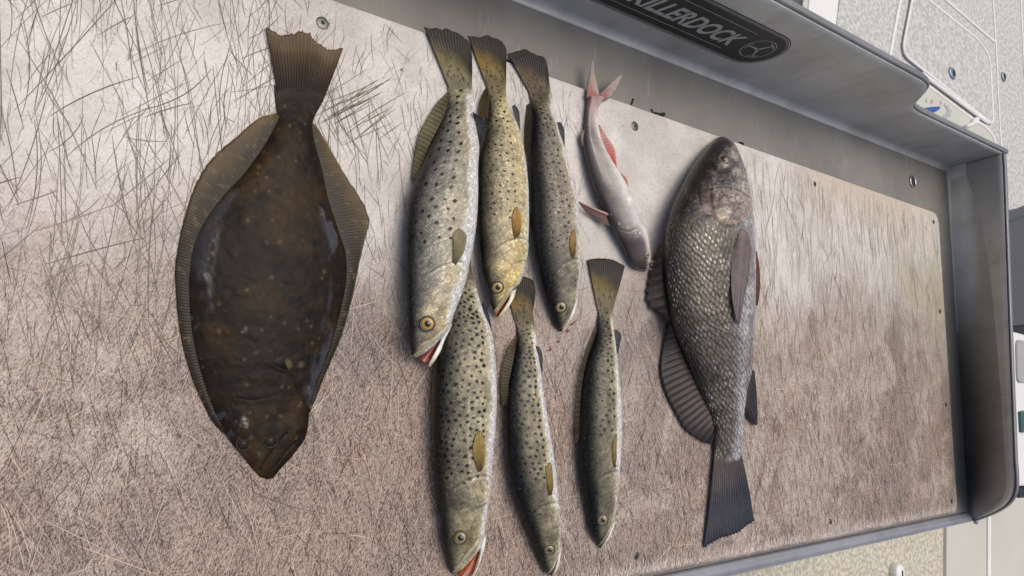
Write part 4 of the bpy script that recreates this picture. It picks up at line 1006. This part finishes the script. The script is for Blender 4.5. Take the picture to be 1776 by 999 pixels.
# ---------------------------------------------------------------- black drum
def drum():
    st = [(1243,239,1256,237.5),(1225,252,1272,248),(1205,273,1284,270),(1191,293,1291,290),(1177,318,1297,314),(1163,346,1302,342),(1153,374,1304,368),(1146,405,1306.5,400),(1145,440,1308,440),(1148,486,1308.6,486),(1154.5,535,1308,535),(1163,570,1307,572),(1176,600,1306,607),(1189,630,1303,646),(1203,664,1296,674),(1217,697,1292,702),(1230,720,1290,728),(1237,746,1289,748),(1238.5,774,1287.6,774),(1237,800,1287.6,798),(1235,815,1289,815)]
    rat = lambda t: (.50+.10*sstep(.25, .0, t)-.06*sstep(.7, 1, t))*(1-.90*sstep(.86, 1, t))
    B = loft(st, rat, 620, 330, lambda t: .002*sstep(.88, 1, t))
    root = empty('black_drum', tuple(B['c'][300]*np.array([1, 1, 0])))
    tag(root, 'heavy grey black drum with coarse scales, head up, at the right of the catch', 'drum fish')
    s, u, t, v = B['s']+.28, B['u'], B['t'], B['v']; q = proj(B['V'])
    nz = fbm(u*60, v*60, 41); nz2 = fbm(u*300, v*300, 43, 3); nl = fbm(u*14, v*20, 45)
    C = mix(lin((58, 55, 50))[None, None], lin((116, 108, 96))[None, None], sstep(-.9, -.3, s+.3*(nl-.5)))
    C = mix(C, lin((170, 168, 168))[None, None], sstep(.05, .52, s+.3*(nl-.5)))
    C = mix(C, lin((178, 174, 172))[None, None], sstep(.70, .98, s)*.8)
    head = sstep(.29, .22, t+.03*(nz-.5)-.035*np.cos(s*2.2))
    # overlapping scales in slanting rows
    ps = .0074; pu, pv = ps, ps*.80
    wv = (fbm(u*25, v*25, 88, 3)-.5)*.006
    vv = v*.94+u*.30+wv; uu = u*.96-v*.28+wv
    row = np.floor(vv/pv); best = np.full(u.shape, 9.0); hgt = np.zeros_like(u); rnd = np.zeros_like(u)
    for dr_ in (-1, 0, 1):
        r2 = row+dr_; off = .5*(np.mod(r2, 2)); cu = np.floor(uu/pu-off)
        for dc_ in (-1, 0, 1):
            c2 = cu+dc_
            cx = (c2+off+.5+.55*(hsh(c2, r2, 3)-.5))*pu; cy = (r2+.5+.42*(hsh(c2, r2, 5)-.5))*pv
            du, dv = (uu-cx)/pu, (vv-cy)/pv
            dd1, dd2 = du*.82+dv*.57, dv*.82-du*.57; d = np.sqrt((dd1*.75)**2+(dd2*1.35)**2)
            m_ = d < best
            best = np.where(m_, d, best); hgt = np.where(m_, .5+du*.8-.6*dv*dv, hgt); rnd = np.where(m_, hsh(c2, r2, 7), rnd)
    edge = sstep(.36, .60, best); flecks = sstep(.34, .10, best)*(rnd**1.3)
    sc = (1-head)*sstep(.98, .90, t*0+np.abs(s)*.98)
    C = mix(C, C*.5, edge*sc*.6)
    C = mix(C, lin((222, 218, 208))[None, None], flecks*sc*.85*np.clip(2.2*nl-.45+.5*(nz-.5), .1, 1))
    C = mix(C, lin((70, 58, 40))[None, None], sc*sstep(.5, .7, fbm(u*30, v*30, 71))*.35)
    B['V'] = B['V']+normals(B['V'])*((sc*(hgt-.5)*.0007-.0002*edge*sc)*(B['th'] < math.pi))[..., None]
    # head colours
    hc = mix(lin((60, 56, 56))[None, None], lin((172, 162, 154))[None, None], sstep(-.45, .95, s+1.1*(nz-.5)+.8*(nz2-.5)))
    C = mix(C, hc, head*.9)
    C = mix(C, lin((48, 44, 45))[None, None], sstep(.09, .02, t)*sstep(.8, .2, s)*.85)
    d = np.hypot((q[..., 0]-1269)/33, (q[..., 1]-354)/32); ch = sstep(1.02, .90, d)
    C = mix(C, mix(lin((98, 88, 82))[None, None], lin((178, 166, 152))[None, None], nz2*1.1), ch*.7)
    ringc = np.exp(-((d-1.0)/.09)**2)*sstep(335, 375, q[..., 1])
    C = mix(C, lin((176, 130, 108))[None, None], ringc*.38)
    C = mix(C, lin((122, 92, 92))[None, None], np.exp(-((q[..., 0]-1228)/14)**2-((q[..., 1]-340)/20)**2)*.6)
    C = mix(C, lin((168, 150, 138))[None, None], np.exp(-((q[..., 0]-1224)/11)**2-((q[..., 1]-362)/9)**2)*.6)
    C *= (.55+.55*nz+.40*nz2)[..., None]
    lump(B, 1269, 354, 34, 33, .0036, .6)
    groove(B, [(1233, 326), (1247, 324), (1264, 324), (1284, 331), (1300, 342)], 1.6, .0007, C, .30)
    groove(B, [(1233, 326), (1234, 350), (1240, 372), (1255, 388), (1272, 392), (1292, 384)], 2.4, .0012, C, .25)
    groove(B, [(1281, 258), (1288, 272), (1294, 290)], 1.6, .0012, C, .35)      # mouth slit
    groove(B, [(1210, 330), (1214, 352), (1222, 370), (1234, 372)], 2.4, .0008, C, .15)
    lump(B, 1256, 278, 17, 16, .0012, .7)
    build_body(B, C, M['drum'], root)
    eye(root, B, 1255, 277.5, 8.2, (120, 104, 80), (1, 1), .55, (150, 136, 112))
    disc('nostril', surf(B, 1254, 258)[0]+np.array([0, 0, .0002]), .0016, M['hole'], root, dome=.0004)
    # fins
    fin('spiny_dorsal_fin', [(1147,418),(1148,445),(1150,482),(1155,520),(1160,556)], [(1141,428),(1128,468),(1120,512),(1128,534),(1140,540),(1151,552)], .020, [.010, .006, .004, .006, .012], 9,
        raycol((88, 72, 66), (70, 58, 56), .42, .8, False, .2, 1), None, root, .0022, .02, scallop=.14, sub=8, rows=16, seed=8)
    fin('soft_dorsal_fin', [(1162,560),(1178,598),(1193,632),(1208,664),(1222,698),(1234,724),(1238,752)], [(1157,562),(1150,600),(1145,638),(1150,668),(1164,703),(1186,742),(1208,760),(1231,772)], .017, .005, 21,
        raycol((96, 82, 78), (58, 51, 51), .40, .6, False, .2, 2), None, root, .0022, .015, scallop=.03, sub=7, rows=18, seed=9)
    def tc(I, J, FR, V):
        c = mix(lin((104, 94, 94))[None, None], lin((62, 66, 76))[None, None], sstep(.05, .5, J+.25*(I-.4))); c = mix(c, lin((40, 44, 54))[None, None], sstep(.6, 1, J)*.7)
        return c*((.50+.50*(1-FR)**.8)*(.7+.6*fbm(V[..., 0]*120, V[..., 1]*120, 6)))[..., None]
    tailfin(B, 'tail_fin', [(1236,804),(1250,812),(1270,814),(1289,806)], [(1220,954),(1234,944),(1248,936),(1264,932),(1281,925),(1295,915),(1308,905)], .015, .004, 17, tc, None, root, .0026, .015, scallop=.02, sub=8, rows=26, seed=10)
    zb = zsurf(B, [(1280, 400), (1294, 402)]).mean()+.0015
    fin('pectoral_fin', [(1281,400),(1288,396),(1296,402)], [(1270,440),(1268,480),(1271,525),(1281,562),(1290,520),(1298,480),(1303,440)], zb, [zb-.001, zb+.000, zb, zb-.002, zb-.003, zb-.004, zb-.003], 15,
        raycol((142, 126, 124), (112, 102, 104), .55, .8, False, .2, 3), None, root, .0016, .0, sub=7, rows=26, sag=.001, seed=11)
    fin('pelvic_fin', [(1303,436),(1304,446),(1304,458)], [(1313,436),(1318,470),(1318,506),(1314,531),(1310,524)], .018, .012, 8,
        raycol((150, 78, 66), (86, 50, 46), .6, .7, False, .2, 4), None, root, .0012, .02, sub=6, rows=18, seed=12)
    fin('anal_fin', [(1302,640),(1298,670),(1290,704)], [(1309,644),(1313,690),(1313,737),(1294,722)], .014, .006, 9,
        raycol((70, 64, 64), (42, 39, 42), .55, .7, False, .2, 5), None, root, .0016, .02, sub=6, rows=16, seed=13)
    return root
drum()

# ---------------------------------------------------------------- catfish
def catfish():
    st = [(1112,470,1120,471),(1100,466,1125,462),(1090,455,1129,446),(1079,433,1127,424),(1062,402,1120,398),(1047,369,1106,368),(1030,333,1093,333),(1019,297,1076,306),(1012,262,1060,282),(1010,238,1047,256),(1012,220,1039,226),(1014,196,1037,198),(1016,178,1042,180),(1017,168,1048,172)]
    rat = lambda t: .62+.0*t
    B = loft(st, rat, 320, 140, 0)
    root = empty('hardhead_catfish', tuple(B['c'][150]*np.array([1, 1, 0])))
    tag(root, 'small smooth purple-grey catfish with forked tail and red lower fins', 'catfish')
    s, u, t, v = B['s']+.26, B['u'], B['t'], B['v']; q = proj(B['V'])
    nz = fbm(u*60, v*60, 51); nl = fbm(u*15, v*22, 52)
    C = mix(lin((84, 75, 74))[None, None], lin((142, 135, 130))[None, None], sstep(-.75, -.05, s+.2*(nl-.5)))
    C = mix(C, lin((198, 195, 190))[None, None], sstep(-.05, .55, s+.2*(nl-.5)))
    C = mix(C, lin((98, 84, 82))[None, None], sstep(.28, .16, t)*sstep(.6, .2, s)*.9)
    C = mix(C, lin((190, 160, 150))[None, None], sstep(.24, .17, t)*sstep(.45, .75, s)*.7)
    C = mix(C, lin((170, 120, 116))[None, None], sstep(.84, .98, t)*.6)
    C = mix(C, lin((214, 206, 204))[None, None], np.exp(-((s+.20)/.05)**2)*sstep(.45, .7, t)*.35)
    C *= (.62+.42*nz+.30*fbm(u*240, v*240, 57, 3))[..., None]
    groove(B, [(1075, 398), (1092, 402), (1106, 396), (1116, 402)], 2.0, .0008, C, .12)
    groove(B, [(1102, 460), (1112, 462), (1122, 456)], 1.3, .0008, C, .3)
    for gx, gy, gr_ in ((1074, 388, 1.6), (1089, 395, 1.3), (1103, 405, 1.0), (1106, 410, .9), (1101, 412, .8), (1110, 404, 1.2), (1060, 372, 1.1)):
        C = mix(C, lin((236, 230, 224))[None, None], sstep(gr_*1.4, gr_*.5, np.hypot((q[..., 0]-gx), (q[..., 1]-gy)*.6))*.42)  # wet glints painted into the skin colour as small pale dots
    C = mix(C, lin((54, 44, 44))[None, None], np.exp(-(dpoly(q, [(1108, 466), (1118, 464), (1126, 457)])/1.3)**2)*.7)
    C = mix(C, lin((50, 40, 40))[None, None], sstep(1.8, .8, np.hypot(q[..., 0]-1108, q[..., 1]-456))*.8)
    C = mix(C, lin((70, 60, 60))[None, None], sstep(-.35, -.75, s)*.6)
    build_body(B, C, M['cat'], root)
    eye(root, B, 1122.5, 441, 3.9, (214, 208, 190), (1, 1), .58, (150, 140, 130))
    def tc(I, J, FR, V):
        c = mix(lin((176, 112, 108))[None, None], lin((190, 176, 168))[None, None], sstep(.1, .7, J)); c = mix(c, lin((70, 56, 54))[None, None], sstep(.12, .0, I*1.0)*.6)
        return c*((.65+.35*(1-FR))*(.75+.5*fbm(V[..., 0]*150, V[..., 1]*150, 6)))[..., None]
    fin('tail_lobe', [(1017,170),(1026,171),(1034,170)], [(1019,146),(1028.5,103),(1032,130),(1040,166)], .008, [.006, .010, .008, .006], 9, tc, None, root, .0006, .0, sub=5, rows=22, seed=2)
    def tc2(I, J, FR, V): return tc(1-I, J, FR, V)
    fin('tail_lobe', [(1031,170),(1040,172),(1048,174)], [(1041,165),(1058,146),(1079,129),(1069,152),(1056,172)], .008, [.006, .008, .010, .008, .006], 9, tc2, None, root, .0006, .0, sub=5, rows=22, seed=3)
    def ac(I, J, FR, V):
        c = mix(lin((190, 140, 134))[None, None], lin((196, 92, 84))[None, None], sstep(.2, .9, I)); c = mix(c, lin((206, 180, 172))[None, None], sstep(.6, 1, J)*.6)
        return c*((.75+.25*(1-FR))*(.8+.4*fbm(V[..., 0]*150, V[..., 1]*150, 7)))[..., None]
    fin('anal_fin', [(1036,218),(1042,240),(1054,268),(1068,292)], [(1040,216),(1052,236),(1066,258),(1071,296)], .010, .006, 14, ac, None, root, .0007, .01, sub=5, seed=4)
    fin('pelvic_fin', [(1074,302),(1080,312),(1086,322)], [(1079,301),(1087,309),(1090,322)], .011, .007, 7, ac, None, root, .0005, .0, sub=5, seed=5)
    fin('pectoral_fin', [(1052,372),(1054,381),(1058,392)], [(1004,351),(1012,362),(1024,374),(1040,384)], .014, [.012, .008, .006, .008], 8, raycol((120, 92, 90), (140, 112, 108), .6, .8), None, root, .0007, .0, sub=5, rows=18, seed=6)
    tube('pectoral_spine', spline(P(np.array([1054., 1030, 1004]), np.array([372., 362, 350]), np.array([.015, .014, .0125])), 16), np.linspace(.0022, .0008, 16), M['barb'], root, 8)
    fin('adipose_fin', [(1014,226),(1013,240),(1014,256)], [(1010,225),(1007.5,238),(1010,253)], .010, .009, 5, raycol((96, 80, 84), (120, 100, 104), .9), None, root, .0, sub=4)
    for p_ in ([(1127, 453), (1133, 453), (1137, 454)], [(1128, 450), (1131, 457), (1129, 463)], [(1124, 463), (1129, 468), (1132, 466)]):
        tube('barbel', spline(P(np.array([a for a, _ in p_], float), np.array([b for _, b in p_], float), np.array([.014, .012, .011])), 14), np.linspace(.0011, .0005, 14), M['barb'], root, 6)
M['barb'] = plain('pink_barbel', srgb(186, 150, 140), .4, 0, .2, 200)
M['barb2'] = plain('grey_spine', srgb(146, 132, 130), .4, 0, .2, 200)
catfish()

# ---------------------------------------------------------------- dried scraps left on the tray floor
def scrap(pts, r, z, label):
    px = np.array([p[0] for p in pts], float); py = np.array([p[1] for p in pts], float)
    q = spline(P(px, py, z), 12); q[:, 2] += .0006*rng.random(12)
    o = tube('dried_scrap', q, np.asarray(r)*(.7+.6*rng.random(12)), M['hole'], None, 7, .7)
    tag(o, label, 'scrap', 'dried scraps along the back of the board')
scrap([(1098, 171), (1097, 176), (1095, 181)], .0013, ZF+.001, 'short black dried sliver stuck above the round board screw beside the catfish tail')
scrap([(1130, 189), (1132, 194), (1133, 196)], .0012, ZF+.001, 'thin dark dried shred just left of the black lump behind the board')
scrap([(1136, 197), (1144, 199), (1152, 198)], .0026, ZF+.0015, 'black dried lump lying where the board meets the back tray, above the drum')
scrap([(1282, 247), (1286, 248), (1290, 250)], .0016, ZF+.001, "small brown dried crumb at the board edge beside the drum's snout")

# ---------------------------------------------------------------- boat deck around and below the table
ZD = -.45
def PP(pts, z): return P(np.array([p[0] for p in pts], float), np.array([p[1] for p in pts], float), z)
deck = mesh('deck', [(-6, -6, ZD-.004), (12, -6, ZD-.004), (12, 12, ZD-.004), (-6, 12, ZD-.004)], [(0, 1, 2, 3)], M['gel'], None, smooth=False)
tag(deck, kind='structure')
prism('nonskid_panel', PP([(1466, -110), (1457, 0), (1450, 50), (1440, 130), (1560, 190), (1615, 150), (1690, 206), (1716, 226), (1730, 262), (1742, 400), (1800, 400), (1815, -110)], ZD+.001), .004, M['skid'], deck)
prism('smooth_panel', PP([(1596, 140), (1612, 152), (1688, 207), (1715, 227), (1724, 240), (1733, 275), (1700, 330), (1560, 260)], ZD+.003), .005, M['cream'], deck)
def ridge(name, pts, w, parent, closed=False, z=ZD+.002):
    q = PP(pts, z); q = spline(q, 60) if len(pts) > 2 else resample(q, 20)
    return tube(name, q, w, M['gel'], parent, 8, .6, closed)
ridge('moulded_ridge', [(1574, -80), (1561, 0), (1543, 98), (1534, 150)], .009, deck)
ridge('moulded_ridge', [(1590, -40), (1640, 0), (1690, 43), (1719, 68), (1726, 72)], .008, deck)
ridge('moulded_ridge', [(1719, -80), (1722, 0), (1727, 78), (1732, 180), (1738, 280), (1742, 360)], .006, deck)
ridge('moulded_ridge', [(1766, -60), (1770, 0), (1777, 140), (1783, 240)], .007, deck)
ridge('moulded_ridge', [(1600, 143), (1614, 152), (1650, 179), (1688, 207)], .008, deck)
ridge('moulded_ridge', [(1694, 211), (1708, 220), (1720, 234), (1727, 256), (1732, 290)], .010, deck)
hatch = empty('deck_hatch', tuple(PP([(1650, 110)], ZD)[0]))
tag(hatch, 'grey speckled deck hatch with rounded white border and small oval latch', 'hatch')
hp = [(1596, -90), (1582, 0), (1564.5, 94), (1722, 218), (1717, 100), (1700, 72), (1608, -2), (1560, -44)]
hp = [(1590, -60), (1582, 0), (1564.5, 92), (1723, 217), (1717, 100), (1700, 72), (1608, -2)]
hq = rounded(PP(hp, ZD+.010), [.02, .02, .06, .04, .12, .1, .02], 8)
prism('hatch_lid', hq, .012, M['skid'], hatch, .003)
hr = hq.copy(); hr[:, 2] = ZD+.010
tube('hatch_border', hr, .0065, M['gel'], hatch, 8, .6, True)
ridge('hatch_hinge_strip', [(1600, 128), (1640, 158), (1700, 203), (1714, 213)], .010, hatch, z=ZD+.011)
lc = PP([(1652, 127)], ZD+.013)[0]
la = disc('latch', lc, .034, M['latch'], hatch, dome=.006, squash=(.9, .75), thick=.005)
disc('latch_slot', lc+np.array([0, 0, .0065]), .015, M['hole'], la, dome=.001, squash=(.8, 1), thick=.003)
l2 = tag(empty('deck_latch', tuple(PP([(1741, 133)], ZD)[0])), 'small oval blue-grey flush latch on the deck right of the hatch', 'latch')
lc = PP([(1741, 133)], ZD+.005)[0]
disc('latch_plate', lc, .030, M['latch'], l2, dome=.005, squash=(.8, .75), thick=.004)
disc('latch_slot', lc+np.array([0, 0, .0055]), .014, M['hole'], l2, dome=.001, squash=(.8, 1), thick=.003)
# white catch at the lower corner of the hatch
ct = tag(empty('hatch_catch', tuple(PP([(1695, 207)], ZD)[0])), 'white moulded catch with a pointed tail at the corner of the hatch', 'catch')
prism('catch_block', rounded(PP([(1690, 206), (1693, 203), (1700, 203), (1699, 214), (1692, 215), (1688, 212)], ZD+.018), .02, 4), .018, M['gel'], ct, .006)
prism('catch_tail', rounded(PP([(1676, 217), (1688, 211), (1692, 216), (1680, 220)], ZD+.022), .012, 4), .02, M['gel'], ct, .004)
# round sticker on the smooth panel
sk = empty('round_sticker', tuple(PP([(1618, 194)], ZD)[0]))
tag(sk, 'round deck sticker with blue leaf shape, orange tip and ring of worn grey letters', 'sticker')
ZS = ZD+.0045
prism('sticker_leaf', rounded(PP([(1599, 193), (1604, 187), (1618, 185), (1632, 184.5), (1629, 190), (1619, 196), (1605, 197)], ZS), .03, 4), .001, M['blue'], sk)
prism('sticker_tip', rounded(PP([(1590, 195), (1598, 189), (1604, 191), (1603, 197), (1594, 198)], ZS+.0007), .02, 4), .001, M['orange'], sk)
prism('sticker_fin', PP([(1603, 200), (1617, 201), (1619, 209), (1611, 207)], ZS), .001, M['purple'], sk)
for (a, b, c, d) in ((1606,176,1608,173),(1615,178,1619,174),(1631,179,1634,177),(1638,181,1641,184),(1641,187,1646,185),(1643,192,1650,192),(1641,198,1649,200),(1637,202,1643,206),(1631,205,1634,209)):
    q = PP([(a, b), (c, d)], ZS); dirv = q[1]-q[0]; nrm = np.cross(dirv, [0, 0, 1]); nrm = nrm/np.linalg.norm(nrm)*.007
    prism('sticker_letter', [q[0]-nrm, q[1]-nrm, q[1]+nrm, q[0]+nrm], .001, M['print'], sk)
# white console corner and dark window at the top
cs = empty('console', tuple(PP([(1425, 20)], ZD)[0]))
tag(cs, 'white moulded console corner with a dark window edge behind the table', 'console')
prism('console_side', rounded(PP([(1416, -60), (1404, 0), (1400, 60), (1449, 60), (1456, 0), (1462, -60)], ZD+.06), .02, 4), .064, M['gel'], cs, .012)
prism('console_frame', rounded(PP([(1404, -60), (1394, 0), (1388, 60), (1398, 60), (1402, 0), (1413, -60)], ZD+.075), .006, 3), .079, M['cream'], cs, .006)
prism('window_panel', rounded(PP([(1340, -60), (1335, 60), (1383, 60), (1389, 0), (1398, -60)], ZD+.07), .01, 4), .07, M['case'], cs, .004)
# things past the end of the table
cb = empty('storage_box', tuple(PP([(1790, 460)], ZD)[0]))
tag(cb, 'dark grey plastic storage box just beyond the end wall of the table', 'box')
prism('box_body', rounded(PP([(1752, 378), (1830, 350), (1838, 556), (1756, 566)], -.26), .02, 5), .19, M['case'], cb, .006)
prism('box_lid_rim', rounded(PP([(1750, 369), (1830, 340), (1831, 354), (1751, 383)], -.24), .006, 4), .03, M['case'], cb, .004)
prism('box_gap_shade', rounded(PP([(1752, 566), (1838, 556), (1840, 600), (1754, 592)], -.36), .01, 4), .09, M['black'], cb, .004)  # black block standing in for the dark gap below the box
co = empty('cooler_seat', tuple(PP([(1785, 660)], ZD)[0]))
tag(co, 'white cooler seat with grey pad beyond the end wall, below the dark box', 'cooler')
prism('cooler_shell', rounded(PP([(1750, 572), (1800, 585), (1830, 640), (1836, 840), (1754, 845)], -.25), .05, 7), .2, M['gel'], co, .012)
prism('seat_pad', rounded(PP([(1764, 588), (1800, 595), (1820, 664), (1766, 664)], -.243), .03, 6), .02, M['pad'], co, .004)
prism('cooler_latch', rounded(PP([(1771, 714), (1782, 712), (1784, 750), (1773, 750)], -.24), .005, 4), .02, M['teal'], co, .003)
prism('cooler_foot', rounded(PP([(1766, 846), (1800, 838), (1802, 862), (1768, 864)], -.30), .006, 4), .1, M['black'], co, .003)
# cockpit floor under the front of the table
cf = prism('cockpit_floor', PP([(1250, 1120), (1250, 880), (1642, 860), (1640, 1120)], ZD+.001), .004, M['skid2'], None)
tag(cf, kind='structure')
lk = empty('locker_front', tuple(PP([(1700, 960)], ZD)[0]))
tag(lk, 'smooth cream locker panels with a bright white joint below the table corner', 'locker')
prism('locker_panel', PP([(1643, 860), (1714, 850), (1713, 1120), (1641, 1120)], ZD+.012), .014, M['cream'], lk, .003)
prism('joint_strip', PP([(1714.5, 850), (1720, 850), (1719, 1120), (1713.5, 1120)], ZD+.018), .02, M['gel'], lk, .002)
prism('locker_panel', PP([(1720.5, 850), (1830, 840), (1830, 1120), (1719.5, 1120)], ZD+.010), .012, M['cream'], lk, .003)
rb = empty('rail_socket', tuple(PP([(1560, 993)], ZD)[0]))
tag(rb, 'small white round socket on the speckled floor below the front lip', 'socket')
q = PP([(1560, 994)], ZD+.02)[0]
disc('socket_cap', q, .028, M['gel'], rb, dome=.010, thick=.02)
disc('socket_slot', q+np.array([0, 0, .0095]), .009, M['hole'], rb, dome=.001, squash=(.6, 1.3), thick=.002)
